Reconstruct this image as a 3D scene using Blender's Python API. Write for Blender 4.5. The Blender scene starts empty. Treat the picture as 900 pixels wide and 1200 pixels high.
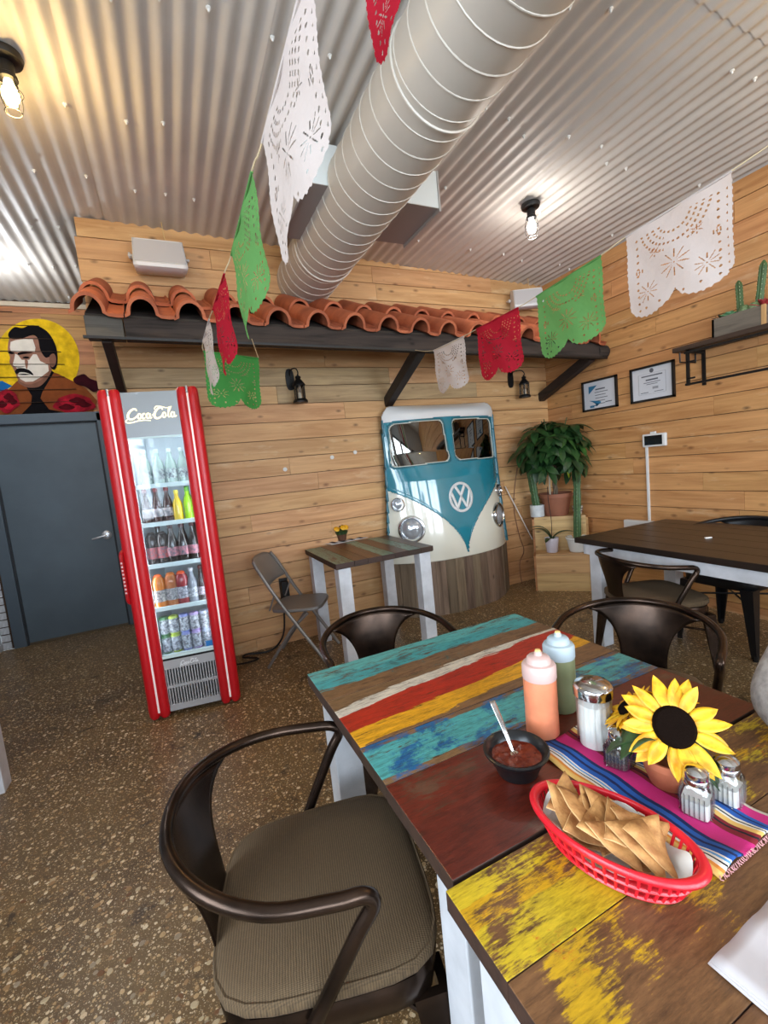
import bpy, bmesh, math, random
from mathutils import Matrix, Vector
random.seed(7)
PI = math.pi
S = bpy.context.scene
COL = S.collection

# ---------------------------------------------------------------- camera
H, FPX = 1.40, 526.3
_p, _r, _y = 0.10626, -0.10016, 0.43151
FW = Vector((math.sin(_y)*math.cos(_p), math.cos(_y)*math.cos(_p), -math.sin(_p)))
_r0 = Vector((math.cos(_y), -math.sin(_y), 0)); _u0 = _r0.cross(FW)
RT = math.cos(_r)*_r0 + math.sin(_r)*_u0
UP = -math.sin(_r)*_r0 + math.cos(_r)*_u0
cam = bpy.data.objects.new('camera', bpy.data.cameras.new('camera'))
COL.objects.link(cam)
cam.data.sensor_fit = 'VERTICAL'; cam.data.sensor_height = 36.0; cam.data.lens = FPX/1200*36
cam.data.clip_start = 0.02
M = Matrix((RT, UP, -FW)).transposed().to_4x4(); M.translation = (0, 0, H)
cam.matrix_world = M
S.camera = cam
# ---------------------------------------------------------------- world, daylight, exposure
S.view_settings.view_transform = 'Standard'; S.view_settings.look = 'None'
S.view_settings.gamma = 1; S.view_settings.use_curve_mapping = False
S.view_settings.exposure = 0.30
W = bpy.data.worlds.new('sky'); S.world = W; W.use_nodes = True
W.node_tree.nodes['Background'].inputs[0].default_value = (0.80, 0.91, 1.0, 1)
W.node_tree.nodes['Background'].inputs[1].default_value = 1.2
def window_light(name, loc, rot, sx, sy, power):       # daylight entering through a window opening
    l = bpy.data.lights.new(name, 'AREA'); l.shape = 'RECTANGLE'; l.size = sx; l.size_y = sy
    l.energy = power; l.color = (0.86, 0.94, 1.0)
    o = bpy.data.objects.new(name, l); COL.objects.link(o); o.location = loc; o.rotation_euler = rot
for k, yy in enumerate((-1.9, 0.0)):
    window_light('daylight_side', (-1.90, yy, 1.72), (0, -PI/2, 0), 1.80, 1.70, 110)
for k, xx in enumerate((-0.7, 1.05, 2.8)):
    window_light('daylight_front', (xx, -3.24, 1.72), (PI/2, 0, 0), 1.55, 1.80, 110)

# ---------------------------------------------------------------- helpers
def ray(x, y): return (x-450)/FPX*RT - (y-600)/FPX*UP + FW
def onz(x, y, z=0.0): d = ray(x, y); return d*((z-H)/d.z) + Vector((0, 0, H))
def ony(x, y, Y): d = ray(x, y); return d*(Y/d.y) + Vector((0, 0, H))
def onx(x, y, X): d = ray(x, y); return d*(X/d.x) + Vector((0, 0, H))

class MB:
    def __init__(s): s.v = []; s.f = []
    def add(s, vs, fs, M=None):
        n = len(s.v)
        s.v += [tuple(M @ Vector(p)) if M is not None else tuple(p) for p in vs]
        s.f += [tuple(i+n for i in f) for f in fs]; return s
    def box(s, c, d, M=None):
        x, y, z = (k/2 for k in d)
        vs = [(c[0]+a*x, c[1]+b*y, c[2]+e*z) for e in (-1, 1) for b in (-1, 1) for a in (-1, 1)]
        return s.add(vs, [(0,2,3,1),(4,5,7,6),(0,1,5,4),(2,6,7,3),(0,4,6,2),(1,3,7,5)], M)
    def bb(s, a, b): return s.box([(p+q)/2 for p, q in zip(a, b)], [abs(q-p) for p, q in zip(a, b)])
    def lathe(s, prof, n=20, M=None, sx=1, sy=1):
        vs = []; fs = []
        for r, z in prof:
            for i in range(n):
                a = 2*PI*i/n; vs.append((r*math.cos(a)*sx, r*math.sin(a)*sy, z))
        for j in range(len(prof)-1):
            for i in range(n):
                k = (i+1) % n; fs.append((j*n+i, j*n+k, (j+1)*n+k, (j+1)*n+i))
        if prof[0][0] > 1e-5: fs.append(tuple(range(n-1, -1, -1)))
        if prof[-1][0] > 1e-5: fs.append(tuple((len(prof)-1)*n+i for i in range(n)))
        return s.add(vs, fs, M)
    def tube(s, path, r, n=8, closed=False, M=None):
        P = [Vector(p) for p in path]; m = len(P); vs = []; fs = []
        up = None
        for i, p in enumerate(P):
            a = P[(i-1) % m] if (closed or i) else p; b = P[(i+1) % m] if (closed or i < m-1) else p
            t = (b-a).normalized()
            if up is None:
                up = Vector((0, 0, 1)) if abs(t.z) < .9 else Vector((1, 0, 0))
            sd = t.cross(up).normalized(); up = sd.cross(t).normalized()
            rr = r[i] if isinstance(r, (list, tuple)) else r
            for k in range(n):
                q = 2*PI*k/n; vs.append(p + (math.cos(q)*sd + math.sin(q)*up)*rr)
        for i in range(m if closed else m-1):
            j = (i+1) % m
            for k in range(n): l = (k+1) % n; fs.append((i*n+k, i*n+l, j*n+l, j*n+k))
        if not closed: fs += [tuple(range(n-1, -1, -1)), tuple((m-1)*n+k for k in range(n))]
        return s.add(vs, fs, M)
    def prism(s, poly, z0, z1, M=None):
        n = len(poly); vs = [(x, y, z0) for x, y in poly] + [(x, y, z1) for x, y in poly]
        fs = [tuple(range(n-1, -1, -1)), tuple(range(n, 2*n))] + [(i, (i+1) % n, n+(i+1) % n, n+i) for i in range(n)]
        return s.add(vs, fs, M)
    def grid(s, fn, nu, nv, keep=None, wrap=False):
        vs = [fn(i/nu, j/nv) for j in range(nv+1) for i in range(nu+(0 if wrap else 1))]
        w = nu if wrap else nu+1
        fs = [(j*w+i, j*w+(i+1) % w, (j+1)*w+(i+1) % w, (j+1)*w+i) for j in range(nv) for i in range(nu)
              if keep is None or keep((i+.5)/nu, (j+.5)/nv)]
        return s.add(vs, fs)
def Tr(x=0, y=0, z=0, rx=0, ry=0, rz=0, s=1):
    return Matrix.Translation((x, y, z)) @ Matrix.Rotation(rz, 4, 'Z') @ Matrix.Rotation(ry, 4, 'Y') @ Matrix.Rotation(rx, 4, 'X') @ Matrix.Diagonal((s, s, s, 1) if not isinstance(s, tuple) else (*s, 1))
def spline(pts, n=6, closed=False):
    P = [Vector(p) for p in pts]; m = len(P); out = []
    for i in range(m if closed else m-1):
        g = lambda k: P[k % m] if closed else P[max(0, min(m-1, k))]
        a, b, c, d = g(i-1), g(i), g(i+1), g(i+2)
        for k in range(n):
            t = k/n
            out.append(.5*((2*b) + (c-a)*t + (2*a-5*b+4*c-d)*t*t + (3*b-a-3*c+d)*t**3))
    if not closed: out.append(P[-1])
    return out
def link(name, mb, mat, parent=None, smooth=True, bevel=0, fixn=True, sharp=40, thick=0):
    me = bpy.data.meshes.new(name); me.from_pydata(mb.v, [], mb.f)
    if fixn:
        bm = bmesh.new(); bm.from_mesh(me); bmesh.ops.recalc_face_normals(bm, faces=bm.faces); bm.to_mesh(me); bm.free()
    o = bpy.data.objects.new(name, me); COL.objects.link(o)
    if isinstance(mat, (list, tuple)):
        for m in mat: me.materials.append(m)
    else: me.materials.append(mat)
    if smooth:
        me.polygons.foreach_set('use_smooth', [True]*len(me.polygons))
        me.set_sharp_from_angle(angle=math.radians(sharp))
    if thick:
        q = o.modifiers.new('thick', 'SOLIDIFY'); q.thickness = thick; q.offset = 0
    if bevel:
        q = o.modifiers.new('bevel', 'BEVEL'); q.width = bevel; q.segments = 2; q.limit_method = 'ANGLE'
    if parent: o.parent = parent
    return o
def tag(o, label, cat, group=None):
    o['label'] = label; o['category'] = cat
    if group: o['group'] = group
    return o
def thing(name, label, cat, loc=(0, 0, 0), rz=0, group=None, rx=0, ry=0):
    o = bpy.data.objects.new(name, None); COL.objects.link(o); o.empty_display_size = .05
    o.location = loc; o.rotation_euler = (rx, ry, rz)
    return tag(o, label, cat, group)
def struct(o): o['kind'] = 'structure'; return o
def dup(root, loc, rz, label=None, group=None):
    r = root.copy(); COL.objects.link(r); r.location = loc; r.rotation_euler = (0, 0, rz)
    if label: r['label'] = label
    if group: r['group'] = group
    for ch in list(root.children):
        c = ch.copy(); COL.objects.link(c); c.parent = r
        for g in list(ch.children):
            d = g.copy(); COL.objects.link(d); d.parent = c
    return r
def text_mesh(name, body, size, mat, parent, Mx, extrude=.001, shear=0):
    cu = bpy.data.curves.new(name, 'FONT'); cu.body = body; cu.size = size; cu.extrude = extrude
    cu.align_x = 'CENTER'; cu.align_y = 'CENTER'; cu.shear = shear; cu.resolution_u = 3
    t = bpy.data.objects.new(name, cu); COL.objects.link(t)
    dg = bpy.context.evaluated_depsgraph_get()
    me = bpy.data.meshes.new_from_object(t.evaluated_get(dg)); bpy.data.objects.remove(t)
    me.transform(Mx); me.materials.clear(); me.materials.append(mat)
    o = bpy.data.objects.new(name, me); COL.objects.link(o)
    if parent: o.parent = parent
    return o

# ---------------------------------------------------------------- materials
def newmat(name):
    m = bpy.data.materials.new(name); m.use_nodes = True
    return m, m.node_tree.nodes, m.node_tree.links, m.node_tree.nodes['Principled BSDF']
def lin(c): return tuple(((x/255)/12.92 if x/255 <= .04045 else ((x/255+.055)/1.055)**2.4) for x in c)
def rgba(c): return (*(lin(c) if max(c) > 1 else c), 1)
def mixc(N, L, fac, a, b, mode='MIX'):
    q = N.new('ShaderNodeMix'); q.data_type = 'RGBA'; q.blend_type = mode
    for sock, val in ((q.inputs[0], fac), (q.inputs[6], a), (q.inputs[7], b)):
        if isinstance(val, bpy.types.NodeSocket): L.new(val, sock)
        elif isinstance(val, tuple): sock.default_value = rgba(val) if len(val) == 3 else val
        else: sock.default_value = val
    return q.outputs[2]
def math_(N, L, op, a, b=0.0, clamp=False):
    q = N.new('ShaderNodeMath'); q.operation = op; q.use_clamp = clamp
    for sock, val in ((q.inputs[0], a), (q.inputs[1], b)):
        if isinstance(val, bpy.types.NodeSocket): L.new(val, sock)
        else: sock.default_value = val
    return q.outputs[0]
def ramp(N, L, fac, stops, interp='LINEAR'):
    q = N.new('ShaderNodeValToRGB'); q.color_ramp.interpolation = interp
    e = q.color_ramp.elements
    while len(e) < len(stops): e.new(0.5)
    for k, (p, c) in enumerate(stops): e[k].position = p; e[k].color = rgba(c) if len(c) == 3 else c
    L.new(fac, q.inputs[0]); return q.outputs[0]
def coords(N, L, scale=(1, 1, 1), rnd=0):
    tc = N.new('ShaderNodeTexCoord'); src = tc.outputs['Object']
    if rnd:
        oi = N.new('ShaderNodeObjectInfo'); vm = N.new('ShaderNodeVectorMath'); vm.operation = 'SCALE'
        vm.inputs[0].default_value = (rnd, rnd*.7, rnd*1.3); L.new(oi.outputs['Random'], vm.inputs['Scale'])
        va = N.new('ShaderNodeVectorMath'); L.new(src, va.inputs[0]); L.new(vm.outputs[0], va.inputs[1]); src = va.outputs[0]
    mp = N.new('ShaderNodeMapping'); mp.inputs['Scale'].default_value = scale; L.new(src, mp.inputs[0])
    return mp.outputs[0], src
def noise(N, L, vec, scale, detail=4, rough=.55, dist=0):
    q = N.new('ShaderNodeTexNoise'); q.inputs['Scale'].default_value = scale; q.inputs['Detail'].default_value = detail
    q.inputs['Roughness'].default_value = rough; q.inputs['Distortion'].default_value = dist
    L.new(vec, q.inputs['Vector']); return q.outputs[0]
def bump(N, L, B, h, strength=.3, dist=.002):
    q = N.new('ShaderNodeBump'); q.inputs['Strength'].default_value = strength; q.inputs['Distance'].default_value = dist
    L.new(h, q.inputs['Height']); L.new(q.outputs[0], B.inputs['Normal'])
_cache = {}
def plain(name, c, rough=.5, metal=0, var=0, vscale=8, bmp=0, bscale=60, spec=None, coat=0, sub=0, c2=None, emit=None, trans=0, ior=None, vobj=0):
    if name in _cache: return _cache[name]
    m, N, L, B = newmat(name)
    B.inputs['Base Color'].default_value = rgba(c); B.inputs['Roughness'].default_value = rough; B.inputs['Metallic'].default_value = metal
    if spec is not None: B.inputs['Specular IOR Level'].default_value = spec
    if coat: B.inputs['Coat Weight'].default_value = coat; B.inputs['Coat Roughness'].default_value = .06
    if trans: B.inputs['Transmission Weight'].default_value = trans
    if ior: B.inputs['IOR'].default_value = ior
    if emit: B.inputs['Emission Color'].default_value = rgba(emit[0]); B.inputs['Emission Strength'].default_value = emit[1]
    if var or bmp or c2:
        v, _ = coords(N, L, rnd=vobj)
        if var or c2:
            n = noise(N, L, v, vscale, 5)
            dk = c2 if c2 else tuple(x*(1-var) for x in c)
            L.new(ramp(N, L, n, [(.35, dk), (.65, c)]), B.inputs['Base Color'])
        if bmp: bump(N, L, B, noise(N, L, v, bscale, 3), bmp)
    _cache[name] = m; return m
def wood(name, axis, base, dark, knot=(70, 38, 16), rough=.6, stretch=14, fine=1.0, vary=.22, knots=True, hue=.012, pale=0):
    if name in _cache: return _cache[name]
    m, N, L, B = newmat(name); sc = [stretch]*3; sc[axis] = 1.0
    v, src = coords(N, L, tuple(sc), rnd=37.0)
    n1 = noise(N, L, v, 1.6, 6, .6, .6)
    n2 = noise(N, L, v, 9.0*fine, 3, .6, .2)
    c = ramp(N, L, n1, [(.30, dark), (.55, base), (.8, tuple(min(255, x*1.10) for x in base))])
    c = mixc(N, L, math_(N, L, 'MULTIPLY', n2, .30), c, dark)
    if knots:
        ks = [10.5]*3; ks[axis] = 5.0
        mp = N.new('ShaderNodeMapping'); mp.inputs['Scale'].default_value = ks; L.new(src, mp.inputs[0])
        vo = N.new('ShaderNodeTexVoronoi'); vo.inputs['Scale'].default_value = .85; L.new(mp.outputs[0], vo.inputs['Vector'])
        k = ramp(N, L, vo.outputs['Distance'], [(.03, (1, 1, 1, 1)), (.14, (0, 0, 0, 1))])
        c = mixc(N, L, math_(N, L, 'MULTIPLY', k, .75), c, knot)
    if pale:
        ps = [7.0]*3; ps[axis] = 1.6
        mp2 = N.new('ShaderNodeMapping'); mp2.inputs['Scale'].default_value = ps; L.new(src, mp2.inputs[0])
        c = mixc(N, L, math_(N, L, 'MULTIPLY', ramp(N, L, noise(N, L, mp2.outputs[0], 1.3, 7, .68), [(.58, (0, 0, 0, 1)), (.70, (1, 1, 1, 1))]), pale), c, (226, 200, 162))
        ks2 = [16.0]*3; ks2[axis] = 8.0
        mp3 = N.new('ShaderNodeMapping'); mp3.inputs['Scale'].default_value = ks2; L.new(src, mp3.inputs[0])
        v3 = N.new('ShaderNodeTexVoronoi'); v3.inputs['Scale'].default_value = .7; L.new(mp3.outputs[0], v3.inputs['Vector'])
        s3 = N.new('ShaderNodeSeparateColor'); L.new(v3.outputs['Color'], s3.inputs[0])
        k3 = math_(N, L, 'MULTIPLY', ramp(N, L, v3.outputs['Distance'], [(.05, (1, 1, 1, 1)), (.20, (0, 0, 0, 1))]), math_(N, L, 'LESS_THAN', s3.outputs[0], .45))
        c = mixc(N, L, math_(N, L, 'MULTIPLY', k3, .7), c, (112, 66, 34))
    oi = N.new('ShaderNodeObjectInfo'); hs = N.new('ShaderNodeHueSaturation')
    val = math_(N, L, 'MULTIPLY_ADD', oi.outputs['Random'], vary*2); N[-1].inputs[2].default_value = 1-vary
    L.new(val, hs.inputs['Value'])
    r2 = math_(N, L, 'FRACT', math_(N, L, 'MULTIPLY', oi.outputs['Random'], 17.31))
    hv = math_(N, L, 'MULTIPLY_ADD', r2, hue*2); N[-1].inputs[2].default_value = .5-hue
    L.new(hv, hs.inputs['Hue']); L.new(c, hs.inputs['Color']); L.new(hs.outputs[0], B.inputs['Base Color'])
    B.inputs['Roughness'].default_value = rough
    bump(N, L, B, n2, .25, .002)
    _cache[name] = m; return m
def painted(name, axis, cross, y0, w, stops, wood_c=(112, 78, 50), wear=.42, slope=0, amp=.06, rough=.42, seed=0, dark=(60, 36, 20), patch=0, coat=.12, grad=0, mott=None):
    """reclaimed board: bands of old paint across the board, worn through to the wood along the grain"""
    m, N, L, B = newmat(name)
    tc = N.new('ShaderNodeTexCoord'); sp = N.new('ShaderNodeSeparateXYZ'); L.new(tc.outputs['Object'], sp.inputs[0])
    sc = [16, 16, 16]; sc[axis] = 2.6
    mp = N.new('ShaderNodeMapping'); mp.inputs['Scale'].default_value = sc; mp.inputs['Location'].default_value = (seed*3.1, seed*1.7, 0); L.new(tc.outputs['Object'], mp.inputs[0])
    nA = noise(N, L, mp.outputs[0], 1.1, 5, .65, .4)
    nB = noise(N, L, mp.outputs[0], 5.0, 4, .7, .3)
    nC = noise(N, L, tc.outputs['Object'], 6.5, 8, .62, .3)
    nD = noise(N, L, mp.outputs[0], 16.0, 4, .75, .2)
    t = math_(N, L, 'DIVIDE', math_(N, L, 'SUBTRACT', sp.outputs[cross], y0), w)
    t = math_(N, L, 'ADD', t, math_(N, L, 'MULTIPLY', sp.outputs[axis], slope))
    t = math_(N, L, 'ADD', t, math_(N, L, 'MULTIPLY', math_(N, L, 'SUBTRACT', nA, .5), amp*4))
    paint = ramp(N, L, t, stops, 'CONSTANT')
    if mott:
        mk = math_(N, L, 'ADD', math_(N, L, 'MULTIPLY', noise(N, L, tc.outputs['Object'], mott[2], 7, .7, .4), .7), math_(N, L, 'MULTIPLY', nD, .3))
        paint = mixc(N, L, ramp(N, L, mk, [(mott[1]-.03, (0, 0, 0, 1)), (mott[1]+.03, (1, 1, 1, 1))]), paint, mott[0])
    gr = math_(N, L, 'ADD', math_(N, L, 'MULTIPLY', nB, .45), math_(N, L, 'MULTIPLY', nD, .55))
    tone = mixc(N, L, .75, paint, mixc(N, L, 1.0, paint, ramp(N, L, gr, [(.36, (.22, .20, .18, 1)), (.52, (.95, .95, .95, 1)), (.64, (1.25, 1.25, 1.2, 1))]), 'MULTIPLY'))
    wd = ramp(N, L, math_(N, L, 'ADD', math_(N, L, 'MULTIPLY', nB, .6), math_(N, L, 'MULTIPLY', nD, .4)), [(.30, dark), (.62, wood_c)])
    kw = .6 if not patch else .22
    msk = math_(N, L, 'ADD', math_(N, L, 'MULTIPLY', nB, kw), math_(N, L, 'MULTIPLY', nA if not patch else nC, 1-kw))
    msk = math_(N, L, 'ADD', msk, math_(N, L, 'MULTIPLY', math_(N, L, 'SUBTRACT', nD, .5), .30))
    if grad: msk = math_(N, L, 'ADD', msk, math_(N, L, 'MULTIPLY', sp.outputs[axis], grad))
    k = ramp(N, L, msk, [(wear-.03, (1, 1, 1, 1)), (wear+.03, (0, 0, 0, 1))])
    L.new(mixc(N, L, k, tone, wd), B.inputs['Base Color'])
    B.inputs['Roughness'].default_value = rough; B.inputs['Coat Weight'].default_value = coat; B.inputs['Coat Roughness'].default_value = .2
    bump(N, L, B, msk, .5, .002)
    return m
def glassy(name, tint=(1, 1, 1), refl=.12, rough=.02):
    if name in _cache: return _cache[name]
    m, N, L, B = newmat(name); N.remove(B); out = N['Material Output']
    t = N.new('ShaderNodeBsdfTransparent'); t.inputs[0].default_value = rgba(tint)
    g = N.new('ShaderNodeBsdfGlossy'); g.inputs['Roughness'].default_value = rough
    lw = N.new('ShaderNodeLayerWeight'); lw.inputs[0].default_value = .25
    mx = N.new('ShaderNodeMixShader'); f = math_(N, L, 'ADD', math_(N, L, 'MULTIPLY', lw.outputs['Fresnel'], .8), refl, True)
    L.new(f, mx.inputs[0]); L.new(t.outputs[0], mx.inputs[1]); L.new(g.outputs[0], mx.inputs[2]); L.new(mx.outputs[0], out.inputs[0])
    _cache[name] = m; return m

def floor_mat():
    m, N, L, B = newmat('exposed_aggregate'); v, _ = coords(N, L)
    n = noise(N, L, v, 1.3, 6, .6, .4); n2 = noise(N, L, v, 70, 3)
    n3 = noise(N, L, v, 5.0, 5, .65)
    base = ramp(N, L, n, [(.30, (78, 58, 34)), (.5, (118, 92, 56)), (.68, (138, 110, 68))])
    base = mixc(N, L, math_(N, L, 'MULTIPLY', n2, .6), base, (66, 48, 28))
    for sc, r, w in ((42, .40, 1.0), (80, .44, .95), (150, .46, .75), (300, .48, .5)):
        vo = N.new('ShaderNodeTexVoronoi'); vo.inputs['Scale'].default_value = sc; vo.inputs['Randomness'].default_value = 1.0
        wv = N.new('ShaderNodeVectorMath'); wv.operation = 'ADD'; L.new(v, wv.inputs[0])
        nn = N.new('ShaderNodeTexNoise'); nn.inputs['Scale'].default_value = sc*.8; L.new(v, nn.inputs['Vector'])
        sv = N.new('ShaderNodeVectorMath'); sv.operation = 'SCALE'; sv.inputs['Scale'].default_value = .35/sc; L.new(nn.outputs['Color'], sv.inputs[0]); L.new(sv.outputs[0], wv.inputs[1])
        L.new(wv.outputs[0], vo.inputs['Vector'])
        sp = N.new('ShaderNodeSeparateColor'); L.new(vo.outputs['Color'], sp.inputs[0])
        rad = math_(N, L, 'MULTIPLY', sp.outputs[0], r)
        msk = math_(N, L, 'GREATER_THAN', math_(N, L, 'SUBTRACT', rad, vo.outputs['Distance']), .0)
        col = ramp(N, L, sp.outputs[1], [(0, (132, 96, 56)), (.25, (176, 140, 94)), (.5, (208, 178, 132)), (.8, (236, 220, 188)), (1, (190, 156, 108))])
        pick = math_(N, L, 'LESS_THAN', sp.outputs[2], .80)
        base = mixc(N, L, math_(N, L, 'MULTIPLY', math_(N, L, 'MULTIPLY', msk, pick), w), base, col)
    n4 = noise(N, L, v, 2.2, 3, .5, .8)
    st = math_(N, L, 'MULTIPLY', ramp(N, L, noise(N, L, v, 9.0, 6, .6, .5), [(.36, (1, 1, 1, 1)), (.42, (0, 0, 0, 1))]), ramp(N, L, n4, [(.40, (1, 1, 1, 1)), (.52, (0, 0, 0, 1))]))
    base = mixc(N, L, math_(N, L, 'MULTIPLY', st, .75), base, (40, 30, 22))
    L.new(base, B.inputs['Base Color'])
    L.new(ramp(N, L, n, [(.3, (.28, .28, .28, 1)), (.7, (.45, .45, .45, 1))]), B.inputs['Roughness'])
    bump(N, L, B, n2, .12, .002)
    return m
DARKMETAL = plain('gunmetal', (74, 58, 48), .27, .85, var=.45, vscale=10)
BLACKMETAL = plain('black_metal', (22, 22, 24), .38, .3)
BLACKIRON = plain('black_iron', (18, 16, 15), .5, .3)
WHITEPAINT = plain('white_paint', (212, 214, 218), .5, var=.10, vscale=9, bmp=.15)
WHITEPLASTIC = plain('white_plastic', (214, 213, 210), .4)
CHROME = plain('chrome', (205, 205, 205), .16, 1)
STEEL = plain('brushed_steel', (168, 168, 170), .32, .9)
ZINC = plain('painted_corrugated_metal', (204, 198, 190), .55, .0, var=.05, vscale=3)
DUCTM = plain('duct_metal', (190, 182, 170), .5, .1)
WD_BACK = wood('pine_plank_x', 0, (206, 160, 110), (178, 128, 80), vary=.08, hue=.005, pale=.45)
WD_SIDE = wood('pine_plank_y', 1, (200, 148, 94), (170, 116, 66), vary=.07, hue=.005, pale=.40)
WD_GREY = wood('grey_plank_x', 0, (196, 164, 118), (150, 120, 82), vary=.08, hue=.005)
DARKWOOD = wood('dark_beam_wood', 0, (64, 54, 46), (20, 16, 13), knot=(12, 9, 8), vary=.1, rough=.9)
DARKWOOD_Y = wood('dark_brace_wood', 1, (44, 32, 26), (22, 16, 12), knot=(16, 12, 10), vary=.1)

# ================================================================ the setting
YB, YD, XR, XL, YF = 3.68, 5.334, 3.75, -1.66, -3.0
XE = -0.36                                            # left end of the timber-clad back wall
def zc(x): return 3.224 - .040*max(0.0, x-XE)          # the ceiling falls slightly to the right
floor = struct(link('floor', MB().bb((XL, YF, -.05), (XR, YD, 0)), floor_mat(), smooth=False))
pm = [plain('pebble_%s' % n, c, .4, var=.15, vscale=60) for n, c in (('cream', (206, 184, 146)), ('tan', (172, 134, 90)), ('brown', (124, 84, 50)), ('grey', (168, 150, 124)))]
pmesh = []
for k in range(8):
    mb = MB(); n = 8; a = .6+.4*random.random()
    rr = [1+.25*(random.random()-.5) for _ in range(n)]
    vs = [(rr[i]*math.cos(2*PI*i/n), a*rr[i]*math.sin(2*PI*i/n), 0) for i in range(n)] + [(.7*rr[i]*math.cos(2*PI*i/n), .7*a*rr[i]*math.sin(2*PI*i/n), .1) for i in range(n)]
    mb.add(vs, [tuple(range(n, 2*n))] + [(i, (i+1) % n, n+(i+1) % n, n+i) for i in range(n)])
    me = bpy.data.meshes.new('pebble'); me.from_pydata(mb.v, [], mb.f); me.materials.append(pm[k % 4]); pmesh.append(me)
k = 0
while k < 298:
    px, py = random.uniform(0, 500), random.uniform(880, 1230)
    q = onz(px, py)
    if q.y > 2.0: continue
    o = bpy.data.objects.new('pebble', random.choice(pmesh)); COL.objects.link(o); o.parent = floor
    s = random.choice((.005, .006, .007, .008, .010, .012))
    o.location = (q.x, q.y, 0); o.rotation_euler = (0, 0, random.uniform(0, 6)); o.scale = (s, s, s*1.2); k += 1

def plank(parent, a, b, mat): return link('plank', MB().bb(a, b), mat, parent, smooth=False, fixn=False)
def cuts(a, b, lo, hi):
    out = [a]; p = a + random.uniform(.3, 1)*hi
    while p < b-.25: out.append(p); p += random.uniform(lo, hi)
    return out + [b]
PITCH = .1433
wall_back = struct(link('wall_back', MB().bb((XE+.02, YB+.02, 0), (XR, YD-.01, 3.22)), plain('backing', (70, 48, 30), .8), smooth=False))
for r in range(-1, 22):
    z0 = .1009 + r*PITCH; z1 = min(z0+PITCH-.005, 3.23); z0 = max(z0, 0.0)
    if z1-z0 < .02: continue
    xl = XE + random.uniform(-.012, .012)
    c = cuts(xl, XR-.002, 1.0, 2.6)
    for a, b in zip(c[:-1], c[1:]):
        top = min(z1, zc(a)+.01)
        mat = WD_GREY if (r in (13, 14, 19) and random.random() < .4) else WD_BACK
        if top-z0 > .01: plank(wall_back, (a+.001, YB-random.uniform(0, .004), z0), (b-.001, YB+.022, top), mat)
plug = plain('white_filler', (214, 212, 206), .7)
for x, y in ((334, 550), (389, 536), (416, 530)):
    p = ony(x, y, YB-.004); link('hole_plug', MB().lathe([(.014, -.006), (.017, -.006), (.017, .006), (.0, .006)], 12, Tr(p.x, p.y, p.z, rx=PI/2)), plug, wall_back)
wall_right = struct(link('wall_right', MB().bb((XR+.02, YF, 0), (XR+.12, YD, 3.22)), plain('backing', (70, 48, 30), .8), smooth=False))
for r in range(-1, 22):
    z0 = .085 + r*PITCH; z1 = min(z0+PITCH-.005, 3.07); z0 = max(z0, 0)
    if z1-z0 < .02: continue
    c = cuts(YF, YB, 1.2, 2.6)
    for a, b in zip(c[:-1], c[1:]):
        plank(wall_right, (XR-random.uniform(0, .004), a+.001, z0), (XR+.022, b-.001, z1), WD_SIDE)
WD_FAR = wood('pine_plank_far', 0, (170, 118, 66), (128, 82, 42), vary=.12)
wall_far = struct(link('wall_far', MB().add([(XL, YD+.02, 0), (-1.50, YD+.02, 0), (-1.50, YD+.02, 2.17), (-.55, YD+.02, 2.17), (-.55, YD+.02, 0), (XE+.1, YD+.02, 0), (XE+.1, YD+.02, 3.25), (XL, YD+.02, 3.25)], [tuple(range(8))]), plain('backing', (70, 48, 30), .8), smooth=False, thick=.03))
z0 = 2.19
while z0 < 3.22:
    c = cuts(XL, XE+.06, .7, 1.4)
    for a, b in zip(c[:-1], c[1:]): plank(wall_far, (a+.001, YD-.0015*random.random(), z0), (b-.001, YD+.022, min(z0+.116, 3.224)), WD_FAR)
    z0 += .118
for z in [k*.118 for k in range(19)]: plank(wall_far, (-.49, YD, z), (XE+.06, YD+.022, min(z+.116, 2.19)), WD_FAR)
link('ceiling_trim', MB().bb((XL, YD-.03, 3.185), (XE+.1, YD, 3.224)), plain('pale_trim', (186, 170, 146), .6), wall_far, smooth=False)
# white painted brick: the left wall and the short pier beside the door
BRK = plain('white_brick', (206, 208, 212), .75, var=.10, vscale=20, bmp=.5, bscale=70)
wl = MB()
for a, b, c_, d in ((YF, -2.72, 0, 3.3), (-1.08, -.82, 0, 3.3), (.82, YD, 0, 3.3), (-2.72, -1.08, 0, .85), (-.82, .82, 0, .85), (-2.72, -1.08, 2.6, 3.3), (-.82, .82, 2.6, 3.3)):
    wl.bb((XL-.15, a, c_), (XL, b, d))
wall_left = struct(link('wall_left', wl, plain('mortar', (188, 190, 194), .85), smooth=False))
bme = bpy.data.meshes.new('brick'); _b = MB().box((0, 0, 0), (.012, .196, .062)); bme.from_pydata(_b.v, [], _b.f); bme.materials.append(BRK)
def brick(p, rz=0, s=1):
    o = bpy.data.objects.new('brick', bme); COL.objects.link(o); o.parent = wall_left; o.location = p; o.rotation_euler = (0, 0, rz); o.scale = (1, s, 1)
rest = MB()
for r in range(44):
    for k in range(20):
        q = (XL+.003, YD-.10-.206*k-(.10 if r % 2 else 0), .04+.072*r)
        if k < 5: brick(q)
        elif q[1] > 1.0: rest.box(q, (.012, .196, .062))
    brick((XL+.04, YD-.004, .04+.072*r), PI/2, .35)
ro = link('brickwork', rest, BRK, wall_left, smooth=False, fixn=False); ro['kind'] = 'stuff'
wf = MB()
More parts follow.
